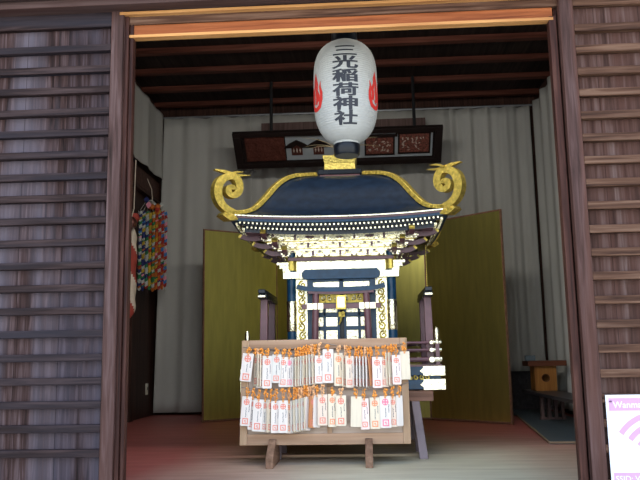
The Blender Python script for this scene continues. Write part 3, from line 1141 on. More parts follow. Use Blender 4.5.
# blue board above the doors with gold tips
zz0, zz1 = LZ(279.5, FC), LZ(269.5, FC)
hw = LX(39.5, FC - .05)
poly = [(-hw, (zz0 + zz1) / 2 - .012), (-hw + .02, zz0), (hw - .02, zz0), (hw, (zz0 + zz1) / 2 - .012), (hw, (zz0 + zz1) / 2 + .012), (hw - .02, zz1), (-hw + .02, zz1), (-hw, (zz0 + zz1) / 2 + .012)]
MB().prism(poly, lambda u, v, w: (u, w, v), FC - .05, FC - .012).build('blue_lintel', 'blue_lacquer', mk, bevel=.003)

# --- small torii gate in front of the doors
ty = FC - .11
tz0 = zbase


def TZ(py): return LZ(py, ty)
def TX(dpx): return LX(dpx, ty)


cur = smooth2([(-TX(44), TZ(286)), (-TX(30), TZ(288.6)), (0, TZ(289.4)), (TX(30), TZ(288.6)), (TX(44), TZ(286))], 4)
g1 = MB().strip(cur, .0145, lambda u, v, w: (u, w, v), ty - .028, ty + .028).build('gate_cap_beam', 'blue_lacquer', mk)
cur2 = smooth2([(-TX(33), TZ(291.6)), (0, TZ(292.6)), (TX(33), TZ(291.6))], 5)
MB().strip(cur2, .0095, lambda u, v, w: (u, w, v), ty - .022, ty + .022).build('gate_red_beam', 'wine', mk)
MB().box(-TX(39.5), TX(39.5), ty - .012, ty + .012, TZ(308.5), TZ(303.5)).build('gate_cross_beam', 'wine', mk, bevel=.002)
for sg in (-1, 1):
    gp = MB().tube([(sg * TX(27.5), ty, tz0), (sg * TX(25.2), ty, TZ(293))], .022, 14).build('gate_post', 'wine', mk, smooth=True)
    mb = MB()
    for dx in (20.8, 31.2):
        mb.box(*sorted((sg * TX(dx - 2.8), sg * TX(dx + 2.8))), ty - .015, ty + .015, TZ(309), TZ(303))
    mb.box(*sorted((sg * TX(24.2), sg * TX(27.6))), ty - .026, ty + .026, TZ(309), TZ(303))
    mb.build('gate_gold_band', 'gold', mk)
mb = MB().box(-TX(5), TX(5), ty - .035, ty - .012, TZ(309.5), TZ(295.5))
mb.box(-TX(3.6), TX(3.6), ty - .038, ty - .035, TZ(307.8), TZ(297.2), 1)
mb.build('gate_plaque', ['gold_matte', 'gold'], mk, bevel=.002)

# --- base: two blue beams with gold ends, carving between, railing, corner gate posts
by = -.57
bh = LX(100, by) + .0
for (a, b, nm) in ((368, 376.4, 'upper_base_beam'), (381, 390.5, 'lower_base_beam')):
    o = MB().box(-bh, bh, by, -by, LZ(b, by), LZ(a, by)).build(nm, 'blue_lacquer', mk, bevel=.002)
    for sx in (-1, 1):
        c = MB()
        for k in (0, 2):
            L_ = LX(20.5, by)
            x0, x1_ = sorted((sx * (bh - L_), sx * (bh + .004)))
            yy0, yy1 = (by - .004, by + .05) if k == 0 else (-by - .05, -by + .004)
            zc0, zc1 = LZ(b, by) - .003, LZ(a, by) + .003
            c.box(x0, x1_, yy0, yy1, zc0, zc1)
            xi = sx * (bh - L_)
            zm = (zc0 + zc1) / 2
            c.prism([(xi, zm - .018), (xi - sx * .02, zm), (xi, zm + .018)], lambda u, v, w: (u, w, v), yy0, yy1)
        c.box(*sorted((sx * (bh - .02), sx * (bh + .004))), by, -by, LZ(b, by) - .003, LZ(a, by) + .003)
        c.build('gold_beam_end', 'gold', o)
MB().box(-bh + .02, bh - .02, by + .03, -by - .03, LZ(381, by), LZ(376.4, by)).build('base_recess', 'blue_lacquer', mk)
mb = MB()
for i in range(-15, 16):
    if abs(i * .035) < bh - .06:
        swirl(mb, i * .035, LZ(378.8, by), .017, by + .016, 1 if i > 0 else -1, 0, .0055, 1.1)
mb.build('base_scroll_carving', 'gold_matte', mk, smooth=True)
MB().box(-bh + .01, bh - .01, by + .01, -by - .01, LZ(368, by), LZ(366, by)).build('veranda_floor', 'wine', mk)
# railing rails with gold tips
for (y_, rr) in ((344, .008), (351.5, .009), (361, .014)):
    rl = MB()
    rl2 = MB()
    z = LZ(y_, by)
    q = bh - .015
    for k in range(4):
        a = side(k, -q, -q * 0 + by + .02); b = side(k, q, by + .02)
        if k % 2:
            a = side(k, by + .02, -q); b = side(k, by + .02, q)
            a = (side(k, -q, by + .02)); b = side(k, q, by + .02)
        rl.tube([(a[0], a[1], z), (b[0], b[1], z)], rr, 8)
        for t0 in (-.004, .944):
            pa = [a[j] + (b[j] - a[j]) * t0 for j in (0, 1)]; pb = [a[j] + (b[j] - a[j]) * (t0 + .06) for j in (0, 1)]
            rl2.tube([(pa[0], pa[1], z), (pb[0], pb[1], z)], rr + .003, 8)
    o = rl.build('railing_rail', 'wine', mk, smooth=True)
    rl2.build('rail_tip', 'gold', o, smooth=True)
for sx in (-1, 1):
    for sy in (-1, 1):
        MB().box(sx * (bh - .035) - .012, sx * (bh - .035) + .012, sy * (abs(by) - .02) - .012, sy * (abs(by) - .02) + .012, LZ(366, by), LZ(345, by)).build('railing_post', 'wine', mk)
        MB().lathe([(.013, LZ(345, by)), (.015, LZ(338, by)), (.014, LZ(331.5, by)), (.006, LZ(329, by))], (sx * (bh - .035), sy * (abs(by) - .02), 0), seg=14).build('post_finial', 'gold', mk, smooth=True)
    for q in (-.30, -.1, .1, .3):
        MB().box(q * 1.2 - .008, q * 1.2 + .008, by + .012, by + .028, LZ(366, by), LZ(346, by)).build('railing_baluster', 'wine', mk) if sx > 0 else None
# outer gate posts at the corners of the veranda
gy = -.49
for sx, ctr, ytop in ((-1, 263.5, 298), (1, 429, 299)):
    gx = P(ctr, 320, CY + gy).x - MX
    for yy in (gy, gy + .40):
        gp = MB().hexa([(gx - .026, yy - .024, zbase), (gx + .026, yy - .024, zbase), (gx + .026, yy + .024, zbase), (gx - .026, yy + .024, zbase)],
                       [(gx - .022 - sx * .006, yy - .02, LZ(ytop, gy)), (gx + .022 - sx * .006, yy - .02, LZ(ytop, gy)), (gx + .022 - sx * .006, yy + .02, LZ(ytop, gy)), (gx - .022 - sx * .006, yy + .02, LZ(ytop, gy))]).build('side_gate_post', 'wine', mk, bevel=.003)
    cap = MB()
    x_ = gx - sx * .006
    zt_ = LZ(ytop, gy)
    cap.box(x_ - .028, x_ + .028, gy - .10, gy + .50, zt_, zt_ + .03)
    cap.box(x_ - .022, x_ + .022, gy - .13, gy + .53, zt_ + .03, zt_ + .056)
    o = cap.build('side_gate_beam', 'lacquer', mk, bevel=.004)
    MB().box(x_ - .024, x_ + .024, gy - .134, gy - .10, zt_ + .004, zt_ + .018).build('gold_beam_tip', 'gold', o, bevel=.003)
# thin gold chain below the right front corner
c0 = LP(425.5, 246, -.50); c1 = LP(427, 286, -.50)
mb = MB()
for i in range(22):
    t = i / 21
    mb.lathe([(.001, -.006), (.0042, 0), (.001, .006)], (c0[0] + (c1[0] - c0[0]) * t, -.50, c0[1] + (c1[1] - c0[1]) * t), seg=6)
mb.build('hanging_chain', 'gold_matte', mk)

# ================================================================== TRESTLES UNDER THE SHRINE
zt_b = LZ(391, by) - .004
for (yy, lab) in ((4.70, 'grey-brown wooden trestle under the front of the portable shrine, behind the votive board'),
                  (5.72, 'grey-brown wooden trestle under the back of the portable shrine')):
    te = empty('trestle', (MX, yy, 0), lab, 'trestle')
    zt2 = zt_b - .065
    MB().box(-.57, .555, -.05, .05, zt2, zt_b).build('beam', 'trestle_beam', te, bevel=.004)
    for sx in (-1, 1):
        for sy in (-1, 1):
            xa, xb = (.445, .475) if sx > 0 else (-.39, -.395)
            ya, yb = sy * .03, sy * .17

            def fq(x, y, z):
                return [(x - .025, y - .02, z), (x + .025, y - .02, z), (x + .025, y + .02, z), (x - .025, y + .02, z)]
            MB().hexa(fq(xb, yb, 0), fq(xa, ya, zt2)).build('leg', 'trestle', te, bevel=.004)
        cs = .455 if sx > 0 else -.392
        MB().box(cs - .012, cs + .012, -.12, .12, zt2 * .38, zt2 * .38 + .045).build('stretcher', 'trestle', te, bevel=.003)

# ================================================================== VOTIVE TAG STAND
SY = 4.34
bLp, bRp = P(240, 446, SY), P(411, 443.5, SY)
zb0s = (bLp.z + bRp.z) / 2
tilt = R(8)
sw = (bRp.x - bLp.x)
sx0 = (bLp.x + bRp.x) / 2
tL = P(243, 340, SY + .09)
sh = (P(325, 339.5, SY + .09).z - zb0s) / math.cos(tilt)
print('stand', sw, sh, zb0s)
st = empty('votive_tag_stand', (sx0, SY, zb0s), 'pale wooden framed board on two feet, holding rows of prayer tags before the shrine', 'display stand', rot=(-tilt, 0, 0))
hw = sw / 2
f = .055
# outer frame: side posts, top and bottom bars
for sx in (-1, 1):
    MB().box(*sorted((sx * hw, sx * (hw - .042))), -.018, .022, 0, sh).build('side_bar', 'stand_wood_z', st, bevel=.003)
MB().box(-hw + .042, hw - .042, -.017, .021, 0, .062).build('bottom_bar', 'stand_wood', st, bevel=.003)
MB().box(-hw + .042, hw - .042, -.017, .021, sh - .058, sh).build('top_bar', 'stand_wood', st, bevel=.003)
MB().box(-hw + .04, hw - .04, .006, .016, .06, sh - .05).build('back_panel', 'stand_panel', st)
MB().box(.015, .043, -.006, .006, .06, sh - .05).build('middle_bar', 'stand_wood_z', st)
Sinv = (Matrix.Translation(st.location) @ Matrix.Rotation(-tilt, 4, 'X')).inverted()


def on_stand(px, py, d=0.0):
    """where photo point px, py falls on the sloping board face, in the board's own frame, d metres in front"""
    # intersect the viewing ray with the plane y = -d of the board's frame
    o = Sinv @ EYE
    q = Sinv @ P(px, py, SY)
    t = (-d - o.y) / (q.y - o.y)
    r = o + (q - o) * t
    return r.x, r.z


# feet: sloping blocks that run from front to back under the board
for px in (277, 373):
    gx = P(px - 4, 448, SY).x - sx0
    z0 = -zb0s
    # in the frame of the tilted stand, so undo the tilt for the foot
    rotm = Matrix.Rotation(tilt, 3, 'X')

    def fp(x, y, z):
        return rotm @ Vector((x, y, z))
    poly = [(-.17, z0), (.15, z0), (.15, z0 + .05), (.10, .035), (-.03, .035), (-.06, .012), (-.17, z0 + .058)]
    MB().prism(poly, lambda u, v, w, gx=gx: fp(gx + w, u, v), -.021, .021).build('foot', 'foot_wood', st, bevel=.003)
# strings
rows = [
    (-.030, [(243, 347), (262, 349), (290, 349), (320, 343), (340, 346), (370, 347), (395, 345), (408, 342)]),
    (-.030, [(241, 387), (262, 389.5), (290, 388), (320, 385), (345, 389), (375, 390), (398, 386), (409, 382)])]
for d, pts in rows:
    q = [on_stand(x, y, .024) for x, y in pts]
    MB().tube([(a, -.024, b) for a, b in smooth2(q, 3)], .0022, 6).build('string', 'string', st)

ORD = {'white': 'white', 'cream': 'cream-coloured', 'tan': 'tan', 'grey': 'greyish', 'orange': 'orange-brown', 'pink': 'pinkish'}


def row_y(row, px):
    pts = rows[row][1]
    for (x0, y0), (x1, y1) in zip(pts[:-1], pts[1:]):
        if px <= x1:
            return y0 + (y1 - y0) * (px - x0) / (x1 - x0)
    return pts[-1][1]


def make_tag(row, px, ytop, ybot, wpx, colr, ink, lean, turn, depth, label, group=None, blank=False):
    ypiv = row_y(row, px)
    sx_, sz_ = on_stand(px, ypiv, depth)
    tx_, tz_ = on_stand(px, ytop, depth)
    _, bz_ = on_stand(px, ybot, depth)
    loc = (Matrix.Translation(st.location) @ Matrix.Rotation(-tilt, 4, 'X')) @ Vector((tx_, -depth, tz_))
    e = empty('prayer_tag', loc, label, 'prayer tag', group)
    e.rotation_euler = (Matrix.Rotation(-tilt, 4, 'X') @ Matrix.Rotation(lean, 4, 'Y') @ Matrix.Rotation(turn, 4, 'Z')).to_euler()
    h = tz_ - bz_
    w = wpx / F * 4.34
    hw_ = w / 2
    t = .0028
    b = MB()
    # wooden slip with clipped lower corners
    c = .004
    b.prism([(-hw_, 0), (hw_, 0), (hw_, -h + c), (hw_ - c, -h), (-hw_ + c, -h), (-hw_, -h + c)], lambda u, v, q: (u, q, v), -t, t, 0)
    if not blank:
        y = -t - .0004
        # round crest: ring with a cross
        r = hw_ * .62
        cz = -h * .19
        n = 18
        ro, ri = [], []
        for i in range(n):
            a = 6.283 * i / n
            ro.append((r * math.cos(a), y, cz + r * math.sin(a)))
            ri.append((r * .72 * math.cos(a), y, cz + r * .72 * math.sin(a)))
        b.add(ro + ri, [(i, (i + 1) % n, n + (i + 1) % n, n + i) for i in range(n)], 1)
        k = r * .22
        for (x0, x1_, z0_, z1_) in ((-k, k, -r * .74, r * .74), (-r * .74, -k, -k, k), (k, r * .74, -k, k)):
            b.add([(x0, y, cz + z0_), (x1_, y, cz + z0_), (x1_, y, cz + z1_), (x0, y, cz + z1_)], [(0, 1, 2, 3)], 1)
        # square seal: frame with two bars
        s_ = hw_ * .60
        cz2 = -h * .84
        for (x0, x1_, z0_, z1_) in ((-s_, s_, s_ * .68, s_), (-s_, s_, -s_, -s_ * .68), (-s_, -s_ * .66, -s_ * .68, s_ * .68), (s_ * .66, s_, -s_ * .68, s_ * .68),
                                    (-s_ * .34, s_ * .2, -s_ * .1, s_ * .34), (-s_ * .1, s_ * .4, -s_ * .45, -s_ * .22)):
            b.add([(x0, y, cz2 + z0_), (x1_, y, cz2 + z0_), (x1_, y, cz2 + z1_), (x0, y, cz2 + z1_)], [(0, 1, 2, 3)], 1)
        # a few columns of handwriting
        rnd = random.Random(int(px * 10 + row))
        for colx, n0, n1 in ((hw_ * .62, .27, .52), (hw_ * .02, .38, .68)):
            z = -h * n0
            while z > -h * n1:
                l = h * rnd.uniform(.018, .035)
                dx = rnd.uniform(-.0012, .0012)
                b.add([(colx + dx - .0022, y, z - l), (colx + dx + .0022, y, z - l), (colx + dx + .0016, y, z), (colx + dx - .0024, y, z)], [(0, 1, 2, 3)], 2)
                z -= l + h * .016
    b.build('wooden_slip', ['tag_' + colr, ink, 'ink'], e, fix=True)
    # orange cord: two strands from the hole up over the string, and a knot
    up_ = max(.012, sz_ - tz_)
    cd = MB()
    rnd = random.Random(int(px * 7 + row))
    for q in (-1, 1):
        cd.tube([(q * .002, -.003, -.012), (q * .006, -.005, up_ * .5), (q * .003, -.003, up_)], .0022, 5)
    k = 9 if abs(turn) > .7 or row == 0 else 6
    for q in range(k):
        cx_, cz_ = rnd.uniform(-.013, .013), up_ * rnd.uniform(.1, 1.0)
        rr = rnd.uniform(.0045, .0075)
        cd.lathe([(.0005, -rr * 1.2), (rr * .8, -rr * .6), (rr, 0), (rr * .75, rr * .7), (.0005, rr * 1.2)], (cx_, -.008 + rnd.uniform(-.004, .003), cz_), seg=7)
    cd.build('cord', 'cord' if rnd.random() < .75 else 'cord_pale', e, smooth=True)
    return e


W = 10.0
# upper row, left to right (px centre, top, bottom, width, colour, ink, lean, turn, depth, label ...)
make_tag(0, 248.5, 353.5, 381.5, 11, 'white', 'stamp', .10, 0, .060, 'first prayer tag at the left end of the upper row, leaning left past the frame')
EG = 'edge-on prayer tags on the upper row'
def edge_tag(row, px, yt, yb, colr, label, group, turn=1.15, d=.046):
    make_tag(row, px, yt, yb, 9.5, colr, 'stamp', random.uniform(-.02, .02), turn + random.uniform(-.1, .1), d, label, group)


for i, px in enumerate((256.2, 259.0)):
    edge_tag(0, px, 354.5, 386 + i, 'cream', 'cream prayer tag seen edge-on just right of the leaning leftmost tag', 'edge-on prayer tags beside the leaning leftmost tag', -1.0)
make_tag(0, 262.0, 356, 388, 9.5, 'white', 'stamp', .03, -.25, .045, 'white prayer tag mostly covered by the tag to its right, upper row left')
make_tag(0, 267.6, 356, 388.5, 9.5, 'white', 'stamp', .01, .04, .062, 'white prayer tag hanging lowest in the upper left group, with a bright red crest')
make_tag(0, 277.0, 354.5, 383, 9, 'grey', 'stamp', .03, .03, .066, 'greyish prayer tag hanging in front between two white ones, upper row left')
make_tag(0, 283.6, 357, 387, 8.5, 'white', 'stamp', .02, .0, .054, 'white prayer tag half hidden behind the greyish one, upper row left')
make_tag(0, 289.2, 357.5, 387, 8, 'white', 'stamp_pink', -.01, .1, .045, 'white prayer tag with only its right half showing, left of the edge-on bundle')
for i in range(8):
    edge_tag(0, 294.6 + i * 2.75, 358 - i * .5, 387.5 - i * .4, 'cream' if i % 3 else 'grey', 'pale edge-on prayer tag in the bundle left of two bright centre tags, upper row', 'edge-on prayer tags left of the two bright centre tags')
make_tag(0, 319.0, 355.5, 383.5, 8.5, 'white', 'stamp', .0, .05, .058, 'left one of the two bright white tags in the centre of the upper row')
make_tag(0, 328.0, 349.2, 383, 10.5, 'white', 'stamp', .01, .0, .066, 'bright white prayer tag that hangs highest, centre of the upper row')
make_tag(0, 338.0, 353, 386, 9.5, 'cream', 'stamp_orange', -.01, .35, .048, 'cream prayer tag turned aside just right of the highest hanging tag')
edge_tag(0, 344.3, 355, 387, 'cream', 'single cream prayer tag seen edge-on between two crested tags, upper row centre', None)
make_tag(0, 349.3, 356, 387.5, 8, 'tan', 'stamp', .0, .1, .056, 'tan prayer tag with red crest just left of the bundle of white edges, upper row')
for i in range(5):
    edge_tag(0, 354.5 + i * 3.1, 357, 386.5 + i * .3, 'white', 'white edge-on prayer tag in the bundle right of centre, upper row', 'white edge-on prayer tags right of centre', 1.3)
make_tag(0, 370.2, 357, 386, 8.5, 'orange', 'stamp', -.06, 1.05, .046, 'orange-brown prayer tag slanting behind a pinkish tag, upper row right')
make_tag(0, 376.8, 357, 388, 9.5, 'pink', 'stamp', .0, .03, .062, 'pinkish prayer tag with a red crest set low, upper row right')
make_tag(0, 384.2, 357, 387, 8, 'tan', 'stamp', .0, .2, .048, 'tan prayer tag half covered by the pinkish tag at its left, upper row')
for i in range(2):
    edge_tag(0, 388.0 + i * 2.8, 353, 386, 'cream', 'cream prayer tag seen edge-on left of the last crested tag, upper row', 'edge-on prayer tags near the right end of the upper row', .95)
make_tag(0, 396.0, 355, 384.5, 8.5, 'pink', 'stamp', .0, .0, .060, 'last prayer tag with a red crest at the right of the upper row')
make_tag(0, 404.4, 351.5, 379.5, 9.5, 'cream', 'stamp', -.01, 0, .054, 'blank cream prayer tag at the right end of the upper row', blank=True)
# lower row
make_tag(1, 247.3, 396.5, 426, 9.5, 'white', 'stamp', .07, 0, .056, 'first prayer tag at the left end of the lower row, leaning left')
make_tag(1, 252.8, 398, 430, 7.5, 'white', 'stamp', .04, .4, .042, 'white prayer tag almost hidden behind its neighbour, lower row far left')
make_tag(1, 258.8, 399.5, 431.5, 10, 'white', 'stamp', .05, 0, .062, 'second crested prayer tag from the left end of the lower row')
make_tag(1, 265.0, 400, 432, 8.0, 'grey', 'stamp', .03, .5, .048, 'greyish prayer tag turned aside with dark writing, lower row left')
edge_tag(1, 270.0, 400, 432.5, 'cream', 'cream prayer tag seen edge-on left of two overlapping white tags, lower row', None)
make_tag(1, 275.7, 401, 433, 8.5, 'white', 'stamp', .01, 0, .052, 'left tag of the overlapping white pair, lower row')
make_tag(1, 283.2, 400.5, 433, 9, 'white', 'stamp', .0, 0, .066, 'right tag of the overlapping white pair with pale blue writing, lower row')
make_tag(1, 289.0, 401.5, 433.5, 7.5, 'tan', 'stamp_orange', -.02, .2, .048, 'tan prayer tag with orange crest half hidden by the white pair, lower row')
for i in range(6):
    edge_tag(1, 293.5 + i * 2.6, 401 - i * .7, 433 - i * .6, 'cream' if i % 2 else 'grey', 'pale edge-on prayer tag in the bundle left of the orange-brown tag, lower row', 'edge-on prayer tags left of the orange-brown tag, lower row', 1.05)
make_tag(1, 308.6, 397, 430.5, 7, 'white', 'stamp', .05, .75, .05, 'plain white prayer tag just left of the orange-brown one, lower row', blank=True)
make_tag(1, 312.8, 396, 428, 9, 'orange', 'stamp', .04, .85, .058, 'orange-brown prayer tag on the lower row, standing out from pale ones')
make_tag(1, 316.8, 395, 427.5, 8, 'white', 'stamp', .02, .6, .044, 'white prayer tag peeping out behind the tan crested one, lower row centre', blank=True)
make_tag(1, 322.4, 394.5, 425.5, 9.5, 'tan', 'stamp', .0, .0, .066, 'tan prayer tag with red crest in the middle of the lower row')
make_tag(1, 332.0, 394, 427, 8.5, 'cream', 'stamp_orange', .0, .25, .05, 'cream prayer tag covered at its right side, lower row centre')
make_tag(1, 340.8, 395.5, 426, 10, 'cream', 'stamp', .0, .0, .062, 'cream prayer tag with large red crest left of the empty gap, lower row')
make_tag(1, 356.3, 396.5, 427, 10.5, 'cream', 'stamp', .03, 0, .060, 'blank cream prayer tag just right of the empty gap, lower row', blank=True)
make_tag(1, 364.0, 398.5, 429.5, 8.5, 'pink', 'stamp', -.02, 0, .052, 'pinkish prayer tag hanging right of the blank cream one, lower row')
make_tag(1, 374.5, 397.5, 429, 9.5, 'cream', 'stamp_orange', .0, 0, .060, 'cream prayer tag with orange crest and orange seal, lower row right')
make_tag(1, 385.0, 396, 428, 10.5, 'white', 'stamp_pink', .0, 0, .066, 'white prayer tag with a pink crest and pink seal, lower row right')
make_tag(1, 392.4, 396.5, 427, 8, 'tan', 'stamp', -.01, .1, .052, 'tan prayer tag half hidden by the pink-crested one, lower row right')
make_tag(1, 399.0, 395.5, 426, 6.5, 'white', 'stamp', .0, .3, .056, 'blank white prayer tag at the right end of the lower row', blank=True)

# ================================================================== RIGHT SIDE: MAT, BENCH, BOX
m0 = FL(513, 413.5); m1 = FL(550, 444.5); m2 = FL(578, 446)
print('mat', m0, m1, m2)
mt = empty('floor_mat', (m1.x, m1.y, 0), 'blue-grey floor mat with tan edging in the right back corner', 'floor mat')
poly = [(m1.x, m1.y), (XR - .14, m1.y - .02), (XR - .14, YB - .12), (m0.x - .04, YB - .12), (m0.x - .04, 7.4)]
MB().prism([(a - m1.x, b - m1.y) for a, b in poly], lambda u, v, w: (u, v, w), .001, .014).build('mat_surface', 'mat_blue', mt)
ed = MB()
for a, b in ((poly[0], poly[1]), (poly[4], poly[0])):
    A = Vector((a[0] - m1.x, a[1] - m1.y, .012)); B = Vector((b[0] - m1.x, b[1] - m1.y, .012))
    ed.tube([A, B], .008, 6)
ed.build('edging', 'mat_edge', mt)
BH = .24
bx0, bx1 = 1.53, 1.80
be = empty('low_bench', (bx0, 6.6, .014), 'low dark bench with slatted upright legs along the right wall', 'bench')
MB().box(0, bx1 - bx0, -1.3, .95, BH - .03, BH).build('bench_top', 'bench', be, bevel=.004)
MB().box(.02, bx1 - bx0 - .02, .30, .33, 0, .02).build('foot_rail', 'bench_leg', be)
MB().box(.02, bx1 - bx0 - .02, -1.25, -1.22, 0, .02).build('foot_rail', 'bench_leg', be)
for yy in (.30, -1.25):
    for i in range(4):
        xx = .045 + i * .06
        MB().box(xx - .014, xx + .014, yy - .012, yy + .042, .02 if False else 0, BH - .03).build('leg', 'bench_leg', be, bevel=.003)
BY = 7.15
zbb = .014 + BH
ba, bb = P(535, 380, BY), P(557, 380, BY)
print('box', ba, bb)
bw2 = (bb.x - ba.x) / 2
oc = (max(ba.x + bw2, bx0 + bw2 + .01))
ob = empty('offering_box', (oc, BY + .09, zbb), 'small ochre wooden box with a round hole and wide brown lid on the bench', 'box')
hb = P(545, 366, BY).z - zbb
mb = MB()
n = 20
# front with a round hole: ring of quads between the hole and the square outline
hc = (0.0, hb * .52)
hr = .034
sqp, cir = [], []
for i in range(n):
    a = 6.283 * i / n
    c_, s_ = math.cos(a), math.sin(a)
    k = min((bw2) / abs(c_) if abs(c_) > 1e-6 else 9, ((hb - hc[1]) if s_ > 0 else hc[1]) / abs(s_) if abs(s_) > 1e-6 else 9)
    sqp.append((hc[0] + c_ * k, -.09, hc[1] + s_ * k)); cir.append((hc[0] + c_ * hr, -.09, hc[1] + s_ * hr))
cin = [(x, -.078, z) for x, y, z in cir]
mb.add(sqp + cir + cin, [(i, (i + 1) % n, n + (i + 1) % n, n + i) for i in range(n)] + [(n + i, n + (i + 1) % n, 2 * n + (i + 1) % n, 2 * n + i) for i in range(n)])
mb.box(-bw2, bw2, .078, .09, 0, hb)
mb.box(-bw2, -bw2 + .012, -.0895, .078, 0, hb).box(bw2 - .012, bw2, -.0895, .078, 0, hb).box(-bw2, bw2, -.0895, .078, 0, .01)
mb.build('box_body', 'ochre_wood', ob, fix=False)
mb = MB()
for i in range(n):
    a = 6.283 * i / n
mb.tube([(hc[0] + hr * math.cos(6.283 * i / 20), -.091, hc[1] + hr * math.sin(6.283 * i / 20)) for i in range(21)], .004, 6, cap=False)
mb.build('hole_ring', 'brown_top', ob)
lw0, lw1 = P(527, 362, BY).x - oc, P(568, 362, BY).x - oc
MB().box(lw0, min(lw1, XR - .16 - oc), -.13, .13, hb, hb + .05).build('box_lid', 'brown_top', ob, bevel=.004)
gb = empty('grey_block', (oc + lw0 - .012, BY + .0, zbb + hb + .051), 'small grey blue block at the left end of the box lid', 'block')
MB().box(-.045, .045, -.03, .03, 0, .05).build('block_body', 'mat_blue', gb, bevel=.003)
gb.location.x += .04

# ================================================================== LEFT SIDE: PAPER CRANES AND BELL ROPE
CXp = P(153, 210, 7.6)
sg_ = empty('paper_crane_garland', (XL + .16, 7.5, P(150, 200, 7.5).z), 'bundle of colourful folded paper crane strings hanging on the dark left wall', 'paper cranes')
g0 = sg_.location.copy()
strands = [(140, ('white', 'navy', 'white', 'green')), (143.5, ('navy', 'white', 'yellow', 'navy')), (147, ('white', 'navy', 'green', 'white')), (150, ('yellow', 'green', 'red', 'yellow')),
           (153.5, ('yellow', 'white', 'orange', 'green')), (156.5, ('orange', 'yellow', 'red', 'orange')), (159.5, ('red', 'orange', 'red', 'white')), (162.5, ('red', 'orange', 'blue', 'red')), (165.5, ('blue', 'red', 'white', 'pink'))]
cols = ['navy', 'white', 'yellow', 'green', 'red', 'orange', 'blue', 'pink']
for si, (px, cs) in enumerate(strands):
    yv = 7.35 + .055 * si
    p0 = P(px, 212 + 2 * random.random(), yv); p1 = P(px - .5, 290 + random.uniform(-3, 2), yv)
    x = max(p0.x, XL + .09) - g0.x
    mb = MB()
    n = 46
    mb.tube([(0 + x, yv - g0.y, 0.05 * 0 + p0.z - g0.z + .02), (x, yv - g0.y, p1.z - g0.z)], .002, 4, 1)
    mb.tube([(0, 0, .0), (x * .5, (yv - g0.y) * .5, -.03), (x, yv - g0.y, p0.z - g0.z + .02)], .002, 4, 1)
    for i in range(n):
        z = p0.z + (p1.z - p0.z) * i / (n - 1) - g0.z
        c = cols.index(cs[(i // 2 + si) % 4] if random.random() < .85 else random.choice(cols))
        w = .023; hgt = .017
        a = random.uniform(-.5, .5) - .5
        for sg in (-1, 1):
            t = Vector((math.cos(a), math.sin(a), 0)) * sg
            c0_ = Vector((x, yv - g0.y, z))
            nn_ = Vector((-math.sin(a), math.cos(a), 0))
            p = [c0_ + nn_ * -.012, c0_ + t * w + Vector((0, 0, hgt)) + nn_ * -.004, c0_ + t * w * .8 + Vector((0, 0, hgt * .1)), c0_ + Vector((0, 0, -hgt * .9))]
            q_ = [v + nn_ * .012 for v in p]
            mb.hexa(p, q_, c)
    mb.build('crane_strand', ['o_' + c for c in cols], sg_, fix=True)
# gathered knot of cloth at the top
mb = MB()
for i in range(16):
    c = random.choice(range(8))
    v = Vector((random.uniform(-.03, .06), random.uniform(-.15, .28), random.uniform(-.12, -.01)))
    mb.lathe([(.002, -.035), (.026, -.01), (.03, .01), (.002, .035)], v, seg=6, m=c)
mb.build('paper_rosette', ['o_' + c for c in cols], sg_)
MB().tube([(0, .05, -.06), (-.01, .04, .12), (-.06, .04, .24)], .004, 6).build('hanging_string', 'white_cloth', sg_)

bp_ = P(134.5, 222, 6.75)
rp = empty('bell_rope', (bp_.x, 6.75, bp_.z), 'thick twisted red and white cloth bell rope hanging by the left door jamb', 'rope')
zb_r = P(134, 318, 6.75).z - bp_.z
mb = MB()
n, seg = 70, 24
vs, fs, ms = [], [], []
for i in range(n + 1):
    t = i / n
    z = -.05 + (zb_r + .05) * t
    rr = .060 * min(1, .45 + t * 5) * (1 - .75 * max(0, (t - .86) / .14) ** 2)
    for k in range(seg):
        a = 6.283 * k / seg
        r2 = rr * (1 + .10 * math.cos(3 * (a - t * 7)))
        vs.append((-.035 + r2 * math.cos(a), r2 * math.sin(a), z))
for i in range(n):
    for k in range(seg):
        k2 = (k + 1) % seg
        fs.append((i * seg + k, i * seg + k2, (i + 1) * seg + k2, (i + 1) * seg + k))
        a = 6.283 * k / seg - i / n * 10
        ms.append(0 if (a / 6.283 * 2) % 2 < 1 else 1)
o0 = len(mb.v); mb.v += vs; mb.f += fs; mb.m += ms
mb.build('twisted_cloth', ['red_cloth', 'white_cloth'], rp, smooth=True)
MB().lathe([(.004, -.055), (.04, -.045), (.05, -.02), (.052, .0), (.046, .02), (.03, .045), (.004, .055)], (0, -.09, -.02), seg=24).build('bell', 'brown_bell', rp, smooth=True)
MB().lathe([(.03, -.02), (.062, .03), (.05, .075), (.01, .085)], (-.01, -.01, .0), seg=20).build('red_cap_cloth', 'red_cloth', rp, smooth=True)
MB().tube([(0, -.09, .03), (.005, -.04, .12), (0, 0, P(134, 160, 6.75).z - bp_.z)], .005, 6).build('hanging_cord', 'white_cloth', rp)
MB().tube([(0, 0, P(134, 160, 6.75).z - bp_.z), (XL + .06 - bp_.x, 0, P(134, 160, 6.75).z - bp_.z + .01)], .006, 6).build('wall_hook', 'iron', rp)

# ================================================================== POSTER
pyy = YF - .032
q0 = P(605, 395, pyy)
pw, ph = .42, .425
po = empty('wifi_poster', (q0.x, pyy, q0.z), 'white and pink free wireless internet poster pinned to the right slatted door', 'poster')


def pp(x, y, w):
    return (x * .00455, -w, -y * .00455)


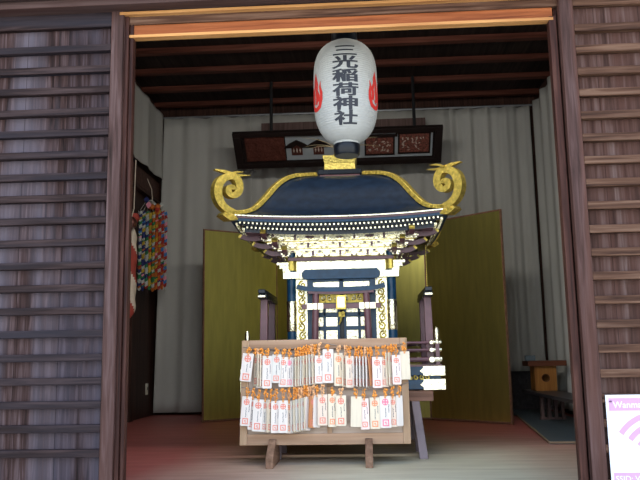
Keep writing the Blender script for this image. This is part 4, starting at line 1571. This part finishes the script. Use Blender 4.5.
MB().box(0, pw, -.002, .001, -ph, 0).build('sheet', 'poster_white', po)
mb = MB()
xs = pw / .00455
mb.prism([(2.6, 3), (xs - 2.6, 3), (xs - 2.6, 15), (2.6, 15)], pp, .002, .0024)
mb.build('pink_band', 'poster_pale', po)
mb = MB()
mb.prism([(2.6, 72), (xs - 2.6, 72), (xs - 2.6, 90.5), (2.6, 90.5)], pp, .002, .0024)
mb.build('pink_band', 'poster_pale', po)
mb = MB()
cxp, cyp = xs / 2, 60
for rr in (41.5, 31.5, 21.5):
    pts = [(cxp + rr * math.cos(a), cyp - rr * math.sin(a)) for a in [R(35 + 110 * i / 24) for i in range(25)]]
    mb.strip(pts, 2.6, pp, .002, .0023)
mb.build('wireless_symbol', 'poster_pale', po)
mb = MB()
vs, fs = text_mesh('Wanmaru-Free', 8.5, lambda u, v: pp(6.5 + u, 9.6 - v, .0027), offset=.12, align='LEFT'); mb.add(vs, fs)
mb.build('white_lettering', 'poster_white', po, fix=False)
mb = MB()
vs, fs = text_mesh('SSID: Wanmaru', 7.5, lambda u, v: pp(4 + u, 77.8 - v, .0027), offset=.1, align='LEFT'); mb.add(vs, fs)
mb.build('white_lettering', 'poster_white', po, fix=False)
mb = MB()
vs, fs = text_mesh('Wanmaru Free', 3.2, lambda u, v: pp(10 + u, 85.5 - v, .0027), align='LEFT'); mb.add(vs, fs)
mb.build('small_print', 'poster_text', po, fix=False)
for x, y in ((4.5, 6), (5.2, 84.5), (xs - 4.5, 6), (xs - 4.5, 84.5)):
    c = Vector(pp(x, y, 0))
    MB().lathe([(.001, -.004), (.006, -.002), (.006, .002), (.001, .004)], c + Vector((0, -.004, 0)), seg=12).build('pin', 'pin', po, smooth=True)

# ================================================================== LIGHT
w = bpy.data.worlds.new('sky')
S.world = w
w.use_nodes = True
nt = w.node_tree
bg = nt.nodes['Background']
tc = nt.nodes.new('ShaderNodeTexCoord')
spz = nt.nodes.new('ShaderNodeSeparateXYZ')
nt.links.new(tc.outputs['Generated'], spz.inputs[0])
r = ramp(nt, spz.outputs['Z'], [(0.0, (.82, .87, .88)), (.25, (.78, .87, .98)), (.8, (.42, .62, 1.0))])
nt.links.new(r.outputs[0], bg.inputs['Color'])
bg.inputs['Strength'].default_value = 1.3
sun = bpy.data.lights.new('sun', 'SUN')
sun.energy = 5.0
sun.angle = R(.6)
sun.color = (1, .93, .82)
so = bpy.data.objects.new('sun', sun)
COL.objects.link(so)
so.rotation_euler = Vector((-.25, -.75, -.95)).to_track_quat('-Z', 'Y').to_euler()

for x in (-.62, .42):
    al = bpy.data.lights.new('hall_lamp', 'AREA')
    al.shape = 'RECTANGLE'; al.size = .9; al.size_y = .12
    al.energy = 8
    al.color = (1, .97, .9)
    ao = bpy.data.objects.new('hall_lamp', al)
    COL.objects.link(ao)
    ao.location = (x, 3.85, 2.75)
    ao.rotation_euler = Vector((0, .85, -.45)).to_track_quat('-Z', 'Y').to_euler()
